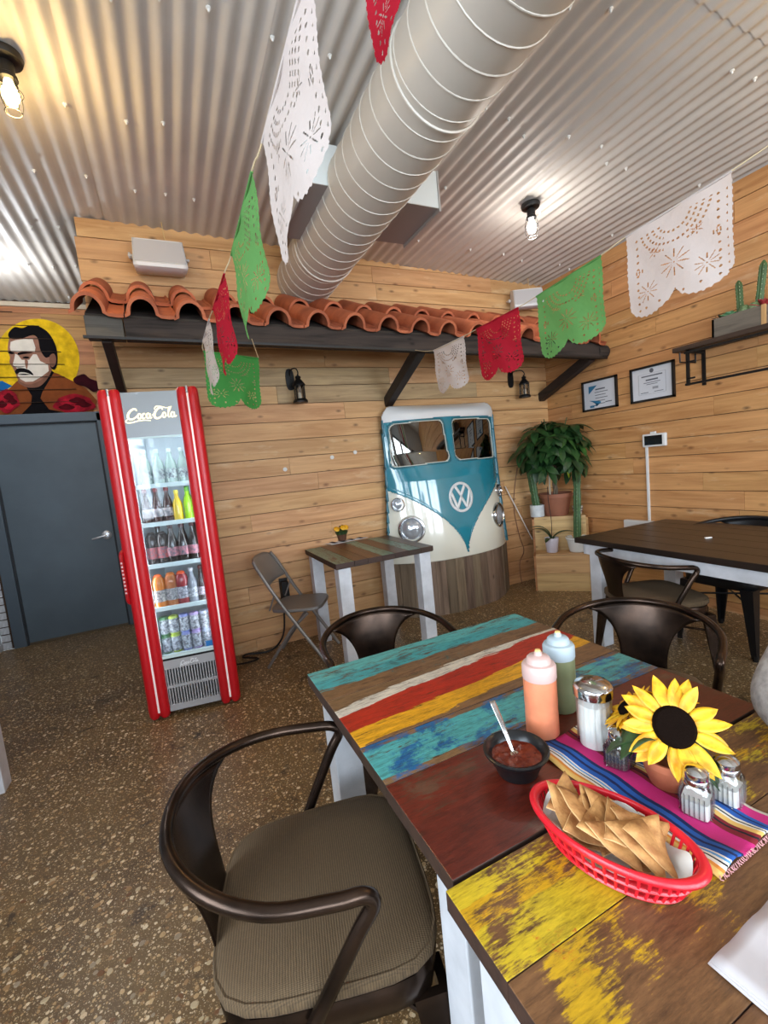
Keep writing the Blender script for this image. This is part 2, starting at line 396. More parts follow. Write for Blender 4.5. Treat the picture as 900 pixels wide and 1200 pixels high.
for a, b, c_, d in ((XL, -1.45, 0, 3.3), (.05, .30, 0, 3.3), (1.80, 2.05, 0, 3.3), (3.55, XR, 0, 3.3), (-1.45, .05, 0, .85), (.30, 1.80, 0, .85), (2.05, 3.55, 0, .85), (-1.45, .05, 2.6, 3.3), (.30, 1.80, 2.6, 3.3), (2.05, 3.55, 2.6, 3.3)):
    wf.bb((a, YF-.15, c_), (b, YF, d))
wall_front = struct(link('wall_front', wf, plain('mortar', (188, 190, 194), .85), smooth=False))
FRM = plain('window_frame_dark', (40, 42, 44), .5)
def window(n, a, b, side):
    w = MB()
    def bar(u0, u1, z0, z1):
        if side: w.bb((XL-.11, u0, z0), (XL-.05, u1, z1))
        else: w.bb((u0, YF-.11, z0), (u1, YF-.05, z1))
    bar(a, a+.05, .85, 2.6); bar(b-.05, b, .85, 2.6); bar(a, b, .85, .90); bar(a, b, 2.55, 2.6); bar((a+b)/2-.02, (a+b)/2+.02, .85, 2.6); bar(a, b, 2.0, 2.04)
    o = struct(link('window_%d' % n, w, FRM, smooth=False))
    g = MB().bb((XL-.085, a, .86), (XL-.08, b, 2.59)) if side else MB().bb((a, YF-.085, .86), (b, YF-.08, 2.59))
    link('pane', g, glassy('window_glass', (.95, .97, 1.0), .03), o, smooth=False)
for n, (a, b, sd) in enumerate(((-2.72, -1.08, 1), (-.82, .82, 1), (-1.45, .05, 0), (.30, 1.80, 0), (2.05, 3.55, 0)), 1): window(n, a, b, sd)
# corrugated ceiling: sheets running towards the back wall, each a real wave profile
ceiling = struct(link('ceiling', MB().add([(XL-.15, YF-.15, 3.36), (XR+.12, YF-.15, 3.36), (XR+.12, YD+.1, 3.36), (XL-.15, YD+.1, 3.36)], [(0, 1, 2, 3)]), plain('roof_underside', (90, 88, 84), .8), smooth=False))
CP = .083; n = 0
xs0 = .245 - CP*math.ceil((.245-XL)/CP)
edges = [xs0 + CP*9*k for k in range(9)]
scr = MB()
for xa in edges:
    xb = min(xa + CP*9, XR+.03)
    if xb-xa < .05: continue
    rows = ((YF, 1.22), (1.19, 2.74 if xb < .3 else YD), (2.71, YD)) if xb < .3 else ((YF, 1.22), (1.19, YD))
    for q, (ya, yb) in enumerate(rows):
        m = max(2, int(round((xb-xa+CP*.4)/CP*8)))
        f = lambda u, v: ((xa+(xb-xa+CP*.4)*u), ya+(yb-ya)*v, zc(xa+(xb-xa)*u)+.012+.0075*math.cos((xa+(xb-xa+CP*.4)*u-xs0)*2*PI/CP) + .0025*(q+(int(round((xa-xs0)/CP/9)) % 2)))
        link('ceiling_sheet', MB().grid(f, m, 1), ZINC, ceiling, fixn=False, sharp=80); n += 1
for xx in [xs0+CP*(k*2.5) for k in range(30)]:
    for yy in [.75+.62*k for k in range(8)]:
        x = round((xx-xs0)/CP-.5)*CP+xs0+CP*.5
        if XE < x < XR-.05 and yy > YB-.05: continue
        if x > XR-.05 or random.random() < .35: continue
        scr.lathe([(.011, .004), (.011, 0), (.006, -.003), (.004, -.012), (0, -.013)], 7, Tr(x+random.uniform(-.004, .004), yy+random.uniform(-.06, .06), zc(x)+.003))
so = link('screw_heads', scr, plain('screw_white', (220, 218, 212), .4), ceiling); so['kind'] = 'stuff'

# door in the far wall
DOORC = plain('slate_paint', (84, 98, 108), .45, var=.10, vscale=2)
door = struct(link('door_1', MB().bb((-1.47, YD+.0, 0), (-.585, YD+.035, 2.13)), DOORC, smooth=False, bevel=.003))
fr = MB(); fr.bb((-1.565, YD-.03, 0), (-1.465, YD+.05, 2.19)); fr.bb((-.59, YD-.03, 0), (-.49, YD+.05, 2.19)); fr.bb((-1.565, YD-.03, 2.112), (-.49, YD+.05, 2.20))
link('door_frame', fr, plain('slate_frame', (74, 86, 96), .45), door, smooth=False, bevel=.004)
st = MB(); st.bb((-1.466, YD-.012, 0), (-1.448, YD+.05, 2.115)); st.bb((-.608, YD-.012, 0), (-.59, YD+.05, 2.115)); st.bb((-1.466, YD-.012, 2.098), (-.59, YD+.05, 2.115))
link('door_stop', st, plain('slate_dark', (26, 30, 36), .6), door, smooth=False)
link('door_sweep', MB().bb((-1.45, YD-.008, .001), (-.605, YD, .022)), plain('sweep', (92, 78, 60), .9), door, smooth=False)
lp = ony(125, 627, YD-.02)
hd = MB().lathe([(.045, 0), (.045, .008), (.036, .014), (.018, .016), (.016, .05), (0, .052)], 20, Tr(lp.x, YD, lp.z, rx=PI/2))
hd.tube(spline([(lp.x, YD-.05, lp.z), (lp.x-.03, YD-.055, lp.z-.004), (lp.x-.08, YD-.055, lp.z-.014), (lp.x-.125, YD-.05, lp.z-.022)], 4), [.013]*4+[.012]*5+[.010]*4, 10)
link('door_handle', hd, plain('satin_nickel', (214, 216, 220), .25, .6), door)

# ================================================================ mural painted on the boards over the door
mural = thing('wall_mural', 'painted wall mural of a dark haired moustached man before a yellow sun above the door', 'mural', (-1.1, YD-.004, 2.2))
def mural_part(name, pts, mat, lay, sm=1):
    w = [ony(x, y, YD) for x, y in pts]
    P2 = [(p.x+1.1, p.z-2.2) for p in w]
    if sm: P2 = [(q.x, q.y) for q in spline([(a, b, 0) for a, b in P2], 5, True)]
    P2 = [(x, max(y, .002)) for x, y in P2 ]
    me = MB().prism(P2, 0, .0012, Matrix(((1, 0, 0, 0), (0, 0, -1, -.0012*lay), (0, 1, 0, 0), (0, 0, 0, 1))))
    return link(name, me, mat, mural, smooth=False)
def Z(x, y): return (x*130/900, 360+y*130/900)       # reading frame of the mural
def zp(*a): return [Z(*p) for p in a]
paint = lambda n, c, v=.12: plain('mural_'+n, c, .9, var=v, vscale=12, spec=.08)
cx, cy, rr_ = 300, 430, 335
mural_part('sun_disc', zp(*[(300+345*math.cos(t), 430+335*math.sin(t)) for t in [k*PI/14 for k in range(28)]]), paint('yellow', (222, 180, 30), .2), 0)
mural_part('blue_cloth', zp((-110, 600), (20, 600), (100, 640), (40, 680), (-110, 690)), paint('blue', (30, 98, 160)), 1, 0)
mural_part('jacket', zp((140, 600), (60, 680), (-60, 700), (-100, 870), (100, 890), (300, 880), (560, 880), (760, 875), (790, 760), (700, 660), (590, 600), (470, 540), (400, 520), (330, 560), (200, 600)), paint('jacket', (124, 66, 34)), 2, 0)
mural_part('shirt', zp((190, 610), (260, 720), (255, 790), (180, 885), (540, 882), (400, 830), (330, 740), (345, 690), (440, 530), (400, 500), (300, 600)), paint('black', (16, 14, 16)), 3, 0)
mural_part('neck', zp((150, 590), (190, 640), (250, 655), (330, 640), (400, 560), (420, 480), (300, 500)), paint('skin', (120, 82, 66)), 4)
mural_part('face', zp((75, 270), (66, 350), (84, 410), (80, 450), (110, 500), (130, 545), (150, 590), (210, 625), (270, 622), (350, 580), (405, 500), (410, 400), (380, 320), (300, 240), (180, 230), (100, 245)), paint('face_shade', (142, 100, 82)), 5)
mural_part('forehead_light', zp((90, 285), (84, 330), (92, 362), (150, 366), (210, 358), (285, 366), (290, 330), (268, 262), (200, 262), (130, 270)), paint('face_pale', (206, 196, 182), .06), 6, 0)
mural_part('face_light', zp((126, 380), (150, 392), (180, 430), (240, 430), (270, 385), (300, 385), (330, 440), (392, 470), (398, 520), (340, 565), (270, 605), (210, 608), (168, 585), (146, 555), (165, 520), (130, 488), (106, 470), (120, 420)), paint('face_pale', (206, 196, 182), .06), 6, 0)
mural_part('hair', zp((70, 225), (85, 195), (125, 165), (185, 172), (250, 150), (320, 160), (390, 205), (440, 280), (465, 360), (468, 450), (455, 495), (435, 510), (410, 480), (405, 410), (370, 410), (330, 350), (310, 260), (270, 230), (200, 250), (130, 262), (80, 250)), paint('black', (16, 14, 16)), 7)
mural_part('ear', zp((405, 400), (440, 380), (458, 420), (450, 470), (425, 490), (408, 460)), paint('skin', (120, 82, 66)), 8)
for nm, pts in (('eyebrow', zp((150, 375), (190, 366), (270, 372), (200, 382), (155, 390))), ('eyebrow', zp((68, 372), (90, 362), (122, 376), (95, 384))), ('moustache', zp((125, 525), (150, 498), (205, 500), (250, 520), (275, 555), (220, 535), (170, 530), (140, 545))), ('lip_line', zp((150, 548), (200, 542), (250, 550), (200, 553))), ('nose_shadow', zp((105, 480), (150, 484), (210, 484), (150, 492))), ('eye', zp((185, 412), (215, 402), (245, 412), (215, 420)))):
    mural_part(nm, pts, paint('black', (16, 14, 16)), 8)
mural_part('cheek_shadow', zp((205, 430), (230, 440), (225, 500), (212, 490)), paint('face_shade', (142, 100, 82)), 8)
def rose(cx, cy, sx, sy, c1, c2):
    r = mural_part('rose', zp(*[(cx+sx*math.cos(t)*(1+.10*math.sin(5*t)), cy+sy*math.sin(t)*(1+.10*math.cos(4*t))) for t in [k*PI/12 for k in range(24)]]), paint('rose_'+str(c1[0]), c1, .3), 9)
    for k in range(5):
        a = k*1.26; rx, ry = cx+.45*sx*math.cos(a), cy+.45*sy*math.sin(a)
        pts = [(rx+.40*sx*math.cos(t)*(.6 if t > PI else 1), ry+.32*sy*math.sin(t)) for t in [j*PI/6 for j in range(12)]]
        mural_part('petal', zp(*pts), paint('petal_%d' % (c1[0]+k % 2), tuple(int(c*(1.25 if k % 2 else .55)) for c in c1), .3), 10+k % 3)
rose(605, 790, 165, 78, (150, 26, 40), 0)
rose(60, 765, 100, 90, (146, 26, 40), 0)
mural_part('dark_rose', zp((600, 580), (680, 545), (730, 580), (800, 610), (815, 660), (760, 690), (700, 650), (620, 625)), paint('dark_rose', (52, 14, 22), .3), 9)

for k in range(9):
    z = .118*k-.001-.01
    hwid = math.sqrt(max(0, 1-((z-.47)/.50)**2))*.54 if z > .27 else .60
    if z > 0.03: link('board_joint', MB().bb((-.42-hwid*.75+.30, -.0175, z-.0012), (-.42+hwid+.30-.10, -.0005, z+.0012)), plain('joint_dark', (52, 34, 20), .9), mural, smooth=False)
# ================================================================ duct
DX, DZ, DR = 1.18, 2.922, .214
duct = thing('spiral_duct', 'large round spiral duct in grey metal running under the ceiling into the wall', 'duct', (DX, YB, DZ))
L0 = YB-YF
link('duct_pipe', MB().grid(lambda u, v: (DR*math.cos(2*PI*u), -L0*v, DR*math.sin(2*PI*u)), 48, 1, wrap=True), DUCTM, duct)
pitch = .112; turns = int(L0/pitch)
link('spiral_seam', MB().tube([(DR*math.cos(t), -pitch*t/(2*PI)-.01, DR*math.sin(t)) for t in [2*PI*k/32 for k in range(turns*32)]], .0036, 5), plain('seam', (206, 199, 187), .5), duct)
for yy in (3.10, 1.62, .2):
    link('joint_ring', MB().tube([((DR+.002)*math.cos(t), yy-YB, (DR+.002)*math.sin(t)) for t in [2*PI*k/40 for k in range(40)]], .006, 6, True), plain('seam', (222, 216, 204), .45), duct)
# side registers
for s, x0, x1, y0, y1 in ((1, DX+.14, 1.69, 2.43, 2.88), (-1, .84, DX-.14, 2.40, 2.98)):
    r = MB().bb((x0-DX, y0-YB, 2.905-DZ), (x1-DX, y1-YB, 3.115-DZ))
    ro = link('air_register', r, plain('register_metal', (150, 144, 140), .5, .1), duct, smooth=False)
    link('register_face', MB().bb((x0-DX, y0-YB-.006, 2.905-DZ), (x1-DX, y0-YB, 3.115-DZ)), plain('register_white', (226, 230, 226), .5), ro, smooth=False)
    xf = x1 if s > 0 else x0
    link('register_flange', MB().bb((xf-DX-.006, y0-YB-.012, 2.885-DZ), (xf-DX+.006, y1-YB+.01, 3.115-DZ)), plain('register_metal2', (176, 172, 166), .5, .1), ro, smooth=False)

# ================================================================ awning with clay tiles
AY0, AZ0, AY1, AZ1 = 2.90, 2.275, YB-.01, 2.66      # eave and top of the slope (tile seat)
awning = thing('tiled_awning', 'small clay tiled awning on dark timber along the back wall', 'awning', (1.7, YB, 2.2))
tilt = lambda x: -.020*(x+.3)                        # the awning droops a little to the right
aw = lambda x, y, z: (x-1.7, y-YB, z-2.2)
def wbox(x0, x1, y0, y1, z0, z1, mb=None):
    mb = mb or MB(); vs = []
    for e in (z0, z1):
        for b in (y0, y1):
            for a in (x0, x1): vs.append(aw(a, b, e+tilt(a)))
    return mb.add(vs, [(0,2,3,1),(4,5,7,6),(0,1,5,4),(2,6,7,3),(0,4,6,2),(1,3,7,5)])
beam = link('front_beam', wbox(-.12, 3.66, 2.905, 2.995, 2.235, 2.345), DARKWOOD, awning, smooth=False, bevel=.004)
link('beam_end', wbox(-.305, -.125, 2.90, 3.0, 2.235, 2.345), wood('dark_beam_end', 0, (84, 76, 66), (46, 40, 34), knot=(30, 26, 22), vary=.05), awning, smooth=False, bevel=.004)
link('beam_end_cap', MB().lathe([(.058, 0), (.062, .01), (.062, .12), (.05, .13), (0, .13)], 14, Tr(3.62-1.7, 2.95-YB, 2.215-2.2, ry=PI/2)), DARKWOOD, awning)
ls = MB(); wbox(-.32, 3.70, 2.885, 2.90, 2.222, 2.236, ls)
link('drip_strip', ls, plain('black_strip', (18, 15, 13), .5), awning, smooth=False)
def slope_z(y): return AZ0 + (AZ1-AZ0)*(y-AY0)/(AY1-AY0)
dk = MB(); dk.add([aw(x, y, slope_z(y)+.06+tilt(x)+h) for h in (0, .015) for y in (AY0+.02, AY1) for x in (-.30, 3.70)], [(0, 2, 3, 1), (4, 5, 7, 6), (0, 1, 5, 4), (2, 6, 7, 3), (0, 4, 6, 2), (1, 3, 7, 5)])
link('roof_board', dk, DARKWOOD, awning, smooth=False)
def brace(p, q, w=.07):
    a, b = Vector(aw(*p)), Vector(aw(*q)); d = (b-a); L_ = d.length; m = d.to_track_quat('Y', 'Z').to_matrix().to_4x4(); m.translation = (a+b)/2
    link('brace', MB().box((0, 0, 0), (w, L_, .085), m), DARKWOOD_Y, awning, smooth=False, bevel=.004)
brace((-.22, YB, 2.02), (-.22, 2.97, 2.26), .05); brace((1.84, YB, 1.94), (1.80, 2.98, 2.22)); brace((3.66, YB, 1.93), (3.60, 2.98, 2.18))
CLAY = plain('terracotta_tile', (190, 106, 68), .75, c2=(150, 78, 48), vscale=6, bmp=.2, bscale=90, vobj=9)
def tile_mesh(Lt):
    # Spanish S tile: one barrel and one shallow pan, tapering slightly, real thickness
    Rb = .080; prof = [(-.090, .016, 0, 1)]
    for k in range(13): a = PI - PI*k/12; prof.append((Rb*math.cos(a), .018+.092*math.sin(a), math.cos(a), math.sin(a)))
    prof += [(.090, .014, 0, 1), (.13, .010, 0, 1), (.160, .012, 0, 1), (.166, .024, .6, .6)]
    n = len(prof); T_ = .017; vs = []; fs = []
    for v in (0, 1):
        for lay in (0, 1):
            for x, z, nx, nz in prof:
                vs.append((x*(1 if not v else .95)-lay*T_*nx, Lt*v, (z if not v else .01+(z-.01)*.93)-lay*T_*max(nz, .35)))
    A = lambda v, l, i: (v*2+l)*n+i
    for i in range(n-1):
        fs += [(A(0,0,i), A(0,0,i+1), A(1,0,i+1), A(1,0,i)), (A(0,1,i), A(1,1,i), A(1,1,i+1), A(0,1,i+1)),
               (A(0,0,i), A(0,1,i), A(0,1,i+1), A(0,0,i+1)), (A(1,0,i), A(1,0,i+1), A(1,1,i+1), A(1,1,i))]
    fs += [(A(0,0,0), A(1,0,0), A(1,1,0), A(0,1,0)), (A(0,0,n-1), A(0,1,n-1), A(1,1,n-1), A(1,0,n-1))]
    mb = MB().add(vs, fs); me = bpy.data.meshes.new('roof_tile'); me.from_pydata(mb.v, [], mb.f)
    bm = bmesh.new(); bm.from_mesh(me); bmesh.ops.recalc_face_normals(bm, faces=bm.faces); bm.to_mesh(me); bm.free()
    me.polygons.foreach_set('use_smooth', [True]*len(me.polygons)); me.set_sharp_from_angle(angle=.7); me.materials.append(CLAY); return me
tm = tile_mesh(.46); ang = math.atan2(AZ1-AZ0, AY1-AY0)
for row, (yy, lift) in enumerate(((2.865, .088), (3.235, .105))):
    for k in range(16):
        x = -.27 + .2505*k + random.uniform(-.006, .006)
        o = bpy.data.objects.new('roof_tile', tm); COL.objects.link(o); o.parent = awning
        o.location = aw(x, yy+random.uniform(-.012, .012), slope_z(yy)+lift-.012+tilt(x)); o.rotation_euler = (ang-.03, random.uniform(-.02, .02), random.uniform(-.02, .02))

# ================================================================ van front on the wall
VX, VY = 2.33, 3.62
TEAL = plain('teal_paint', (38, 128, 146), .12, coat=1, var=.04)
CREAM = plain('cream_paint', (222, 220, 204), .16, coat=1)
VWHITE = plain('van_white', (226, 226, 224), .2, coat=.8)
ZB, ZT = .50, 1.89
def hw(z):
    t = (z-ZB)/(ZT-ZB); return .675 - .075*t - .02*math.sin(PI*t)
def vsurf(x, z, off=0):
    h = hw(z); u = max(-1, min(1, x/h)); t = max(0, min(1, (z-ZB)/(ZT-ZB)))
    b = (.27-.14*t)*(1-abs(u)**2.6) + .02*(1-abs(u)**8)
    if t > .94: b *= max(.0, 1-((t-.94)/.06)**2*.8)
    if z > 1.22: b -= .05*min(1, (z-1.22)/.25)*(1-abs(u)**2)
    return (x, -b-off, z)
van = thing('van_front', 'retro camper van front in teal and cream mounted on the plank wall', 'wall decor', (VX, VY, 0))
def vlow(x):      # height of the V line between teal and cream
    a = abs(x)/.64
    return .545 + .655*max(0, a-.012)**.56 if a < 1 else 1.2
def in_win(x, z, g=0):
    cxw = .300 if x > 0 else -.300
    ax, az = abs(x-cxw), abs(z-(1.545+.015*(1-abs(x)/.6)))
    w, h, r = .274-g-.05*(z-1.545), .205-g, .05
    dx, dz = max(0, ax-(w-r)), max(0, az-(h-r))
    return ax <= w and az <= h and dx*dx+dz*dz <= r*r
def in_body(x, z):
    h = hw(z)
    if abs(x) > h or z > ZT or z < ZB: return False
    r = .10; dx, dz = abs(x)-(h-r), z-(ZT-r)
    return not (dx > 0 and dz > 0 and dx*dx+dz*dz > r*r)
def vpart(name, test, mat, off=0, thick=.006, parent=None, x0=-.7, x1=.7, z0=ZB, z1=ZT, st=.0075):
    nx, nz = int((x1-x0)/st), int((z1-z0)/st)
    mb = MB().grid(lambda u, v: vsurf(x0+(x1-x0)*u, z0+(z1-z0)*v, off), nx, nz, lambda u, v: test(x0+(x1-x0)*u, z0+(z1-z0)*v))
    used = sorted({i for f in mb.f for i in f}); mp = {o: i for i, o in enumerate(used)}
    mb.v = [mb.v[i] for i in used]; mb.f = [tuple(mp[i] for i in f) for f in mb.f]
    return link(name, mb, mat, parent or van, sharp=60, thick=thick)
ROOFZ = lambda x: 1.765+.012*(1-abs(x)/.6)
vpart('roof_cap', lambda x, z: in_body(x, z) and z >= ROOFZ(x)-.008, VWHITE, .012, .02)
vpart('teal_panel', lambda x, z: in_body(x, z) and vlow(x) <= z < ROOFZ(x) and not in_win(x, z, .012), TEAL, .004)
vpart('cream_panel', lambda x, z: in_body(x, z) and z < vlow(x)+.006, CREAM)
MIRROR = plain('mirror_glass', (120, 118, 112), .02, 1)
for sx in (-1, 1):
    g = vpart('windscreen', lambda x, z: in_body(x, z) and x*sx > 0 and in_win(x, z, .005), MIRROR, -.008)
    vpart('window_seal', lambda x, z: in_body(x, z) and x*sx > 0 and in_win(x, z, 0) and not in_win(x, z, .012), plain('seal_teal', (30, 100, 112), .35), .008, parent=g)
    vpart('window_liner', lambda x, z: in_body(x, z) and x*sx > 0 and in_win(x, z, .011) and not in_win(x, z, .02), plain('seal_cream', (206, 204, 190), .4), .002, parent=g)
vpart('v_moulding', lambda x, z: in_body(x, z) and abs(z-vlow(x)) < .010+.018*abs(x) and z < 1.22, TEAL, .010)
for sx in (-1, 1): vpart('side_edge', lambda x, z: x*sx <= hw(z)+.004 and x*sx > hw(z)-.012 and z < 1.78, plain('van_side', (30, 98, 112), .3), .0, .05)
# badge
bz, br = 1.035, .125
ring = MB(); 
def onv(x, z, off): return vsurf(x, z, off)
def strip(pts, w, off=.012):
    mb = MB(); Pn = [Vector((a, b)) for a, b in pts]
    for a, b in zip(Pn[:-1], Pn[1:]):
        d = (b-a).normalized(); nrm = Vector((-d.y, d.x))*w/2; n_ = max(1, int((b-a).length/.02)); a2, b2 = a-d*w*.2, b+d*w*.2
        mb.grid(lambda u, v: onv(*(a2+(b2-a2)*u+nrm*(2*v-1)), off), n_, 1)
    return mb
badge = link('badge_ring', strip([(br*.92*math.cos(t), bz+br*math.sin(t)) for t in [2*PI*k/40 for k in range(41)]], .024), VWHITE, van, thick=.012)
link('badge_letters', strip([(-.048, bz+.098), (0, bz+.015), (.048, bz+.098)], .024), VWHITE, badge, thick=.012)
link('badge_letters', strip([(-.098, bz+.045), (-.050, bz-.092), (0, bz-.0), (.050, bz-.092), (.098, bz+.045)], .024), VWHITE, badge, thick=.012)
def lampv(x, z, r, name):
    c = Vector(vsurf(x, z)); sgn = 1 if x > 0 else -1
    Mx = Tr(c.x, c.y+.01, c.z, rx=PI/2, rz=.55*sgn if r > .06 else .5*sgn)
    l = link(name, MB().lathe([(r*.82, .0), (r*.82, .012), (r*.6, r*.28), (r*.3, r*.38), (0, r*.4)], 28, Mx), plain('lamp_lens', (196, 202, 208), .08, .55, var=.12, vscale=30), van)
    link('lamp_rim', MB().lathe([(r, -.02), (r*1.06, .0), (r, .03), (r*.9, .034), (r*.82, .02), (r*.82, .0)], 28, Mx), CHROME, l)
for sx in (-1, 1): lampv(.475*sx, .80, .118, 'headlight'); lampv(.55*sx, 1.03, .060, 'turn_signal')
# weathered wooden skirt under the van front
SK = wood('weathered_vertical', 2, (132, 112, 92), (84, 68, 52), knot=(50, 40, 30), vary=.22, rough=.8)
skirt = thing('wooden_skirt', 'curved skirt of weathered vertical boards under the camper van front', 'wall decor', (VX, VY, 0))
nb = 15
for k in range(nb):
    a0, a1 = -.69+1.38*k/nb, -.69+1.38*(k+1)/nb
    p, q = Vector(vsurf(max(-.674, a0), ZB+.001, -.012)), Vector(vsurf(min(.674, a1), ZB+.001, -.012))
    p.y = min(p.y, -.01); q.y = min(q.y, -.01)
    d = (q-p); nr = Vector((d.y, -d.x, 0)).normalized(); jj = random.uniform(-.005, .005)
    zt = ZB+.0+random.uniform(-.006, .012)
    c = [p+d*.01+nr*jj, q-d*.01+nr*jj]; inn = [v-nr*.022 for v in c]
    mb = MB().add([(v.x, v.y, z) for z in (0, zt) for v in (c[0], c[1], inn[1], inn[0])], [(0, 1, 2, 3), (4, 7, 6, 5), (0, 4, 5, 1), (1, 5, 6, 2), (2, 6, 7, 3), (3, 7, 4, 0)])
    link('board', mb, SK, skirt, smooth=False)

# ================================================================ drinks fridge
RED = plain('fridge_red', (198, 16, 28), .38, spec=.5)
FX, FY, FRZ = -.05, 2.945, math.radians(-8.3)
fridge = thing('drinks_fridge', 'tall narrow red drinks fridge with glass door beside the slate door', 'fridge', (FX, FY, 0), FRZ)
FW_, FD = .50, .60
WHT = plain('fridge_liner', (222, 228, 232), .5)
cab = MB()
cab.bb((-.225, .04, .03), (-.165, FD, 1.945)); cab.bb((.165, .04, .03), (.225, FD, 1.945)); cab.bb((-.17, FD-.04, .03), (.17, FD, 1.945)); cab.bb((-.17, .04, 1.83), (.17, FD, 1.945)); cab.bb((-.17, .04, .03), (.17, FD, .36))
link('cabinet', cab, plain('cabinet_red', (168, 14, 24), .35), fridge, smooth=False)
lin_ = MB(); lin_.bb((-.164, .045, .361), (-.158, FD-.045, 1.829)); lin_.bb((.158, .045, .361), (.164, FD-.045, 1.829)); lin_.bb((-.164, FD-.052, .361), (.164, FD-.046, 1.829)); lin_.bb((-.164, .045, .361), (.164, FD-.046, .369)); lin_.bb((-.164, .045, 1.822), (.164, FD-.046, 1.829))
link('liner', lin_, WHT, fridge, smooth=False)
for sx in (-1, 1):
    cx = .205*sx
    col_ = link('red_column', MB().lathe([(.0, .012), (.020, .012), (.030, .03), (.032, .06), (.032, 1.90), (.030, 1.945), (.020, 1.962), (0, 1.962)], 18, Tr(cx-.028, .0, 0)), RED, fridge)
    link('red_column', MB().lathe([(.0, .012), (.020, .012), (.030, .03), (.032, .06), (.032, 1.90), (.030, 1.945), (.020, 1.962), (0, 1.962)], 18, Tr(cx+.028, .0, 0)), RED, fridge)
    link('column_back', MB().bb((cx-.05, .0, .02), (cx+.045, .05, 1.95)), RED, fridge, smooth=False)
    link('column_strip', MB().tube([(cx, -.018, .05), (cx, -.018, 1.93)], .0072, 10), plain('strip_painted_sheen', (250, 236, 232), .3, emit=((255, 236, 230), .12)), col_)  # unlit trim strip; faint emission stands in for its reflections
    link('strip_cap', MB().tube([(cx, -.018, 1.925), (cx, -.018, 1.965)], .0095, 10), CHROME, col_)
link('header_panel', MB().bb((-.152, -.006, 1.692), (.152, .045, 1.945)), plain('header_steel', (142, 146, 148), .40, .45), fridge, smooth=False)
df = MB(); df.bb((-.158, -.004, .372), (-.150, .03, 1.692)); df.bb((.150, -.004, .372), (.158, .03, 1.692)); df.bb((-.158, -.004, .366), (.158, .03, .382)); df.bb((-.158, -.004, 1.682), (.158, .03, 1.692))
dr = link('glass_door', df, plain('door_trim', (206, 226, 226), .4), fridge, smooth=False)
link('door_pane', MB().bb((-.150, .008, .382), (.150, .013, 1.682)), glassy('fridge_glass', (.95, .98, 1.0), .05), dr, smooth=False)
link('energy_sticker', MB().bb((.105, .005, .392), (.145, .0075, .425)), plain('sticker_blue', (30, 116, 190), .5), dr, smooth=False)
link('door_gasket', MB().bb((-.156, .0, .352), (.156, .04, .368)), BLACKIRON, fridge, smooth=False)
hnd = link('door_handle', MB().tube(spline([(-.262, -.004, 1.05), (-.270, -.022, 1.03), (-.270, -.024, .98), (-.270, -.024, .82), (-.270, -.022, .76), (-.262, -.004, .74)], 4), .011, 8), plain('handle_red', (176, 16, 26), .3), fridge)
for k in range(9): link('handle_letter', MB().bb((-.2755, -.0372, .99-.022*k-.010), (-.2655, -.0352, .99-.022*k)), plain('white_print', (226, 190, 190), .5), hnd, smooth=False)
# script lettering made of pen strokes
def ell(cx, cy, rx, ry, a0=0, a1=2*PI, n=9): return [(cx+rx*math.cos(a0+(a1-a0)*k/n), cy+ry*math.sin(a0+(a1-a0)*k/n)) for k in range(n+1)]
STROKES = [([(.98, .80), (.90, .98), (.66, 1.0), (.36, .78), (.18, .40), (.26, .08), (.52, .0), (.80, .10), (1.02, .32)], .13),
           ([(.26, .08), (.0, -.10), (.06, -.30), (.5, -.33), (1.1, -.20), (1.7, -.16), (2.3, -.24)], .075),
           (ell(1.24, .26, .15, .25), .10), ([(1.78, .42), (1.68, .51), (1.54, .40), (1.50, .18), (1.60, .02), (1.80, .10)], .11),
           (ell(2.06, .26, .15, .25), .10), ([(2.24, .50), (2.22, .22), (2.28, .03), (2.42, .10)], .10), ([(2.40, .30), (2.62, .34)], .08),
           ([(3.42, .80), (3.34, .98), (3.08, 1.0), (2.80, .74), (2.64, .36), (2.72, .04), (2.98, -.04), (3.26, .10), (3.42, .30)], .13),
           ([(2.80, .74), (2.66, .95), (2.85, 1.18), (3.3, 1.12), (3.8, .98), (4.3, 1.10)], .06),
           (ell(3.58, .26, .15, .25), .10), ([(3.86, .12), (3.98, .50), (4.16, .92), (4.10, 1.02), (4.0, .80), (3.96, .30), (4.02, .02), (4.18, .10)], .09),
           (ell(4.38, .26, .15, .25), .10), ([(4.56, .50), (4.54, .22), (4.60, .03), (4.78, .14)], .10)]
def script_logo(mat, parent, width, cx, cz, y, name='script_lettering', thk=.002):
    s = width/4.8; mb = MB()
    for j, (pts, w) in enumerate(STROKES):
        P2 = spline([(a, b, 0) for a, b in pts], 5); n = len(P2); vs = []
        for i, p in enumerate(P2):
            d = (P2[min(n-1, i+1)]-P2[max(0, i-1)]).normalized(); t = i/(n-1)
            ww = w*1.45*(.55+.6*math.sin(PI*min(1, max(0, t))))/2
            for sg in (-1, 1):
                X, Y_ = p.x-d.y*ww*sg, p.y+d.x*ww*sg
                for dy in (0, -thk-j*.00005): vs.append((cx+(X+.12*Y_-2.45)*s, y+dy, cz+(Y_-.38)*s))
        fs = []
        for i in range(n-1):
            a, b = i*4, i*4+4
            fs += [(a+1, a+3, b+3, b+1), (a, b, b+2, a+2), (a, a+1, b+1, b), (a+2, b+2, b+3, a+3)]
        mb.add(vs, fs)
    return link(name, mb, mat, parent, smooth=False)
script_logo(plain('logo_cream_glow', (246, 236, 190), .4, emit=((255, 240, 190), .8)), fridge, .268, 0, 1.815, -.006)  # emission added so the cream lettering stands out on the steel header
gb = link('grille', MB().bb((-.156, .03, .035), (.156, .045, .352)), plain('grille_dark', (22, 22, 24), .7), fridge, smooth=False)
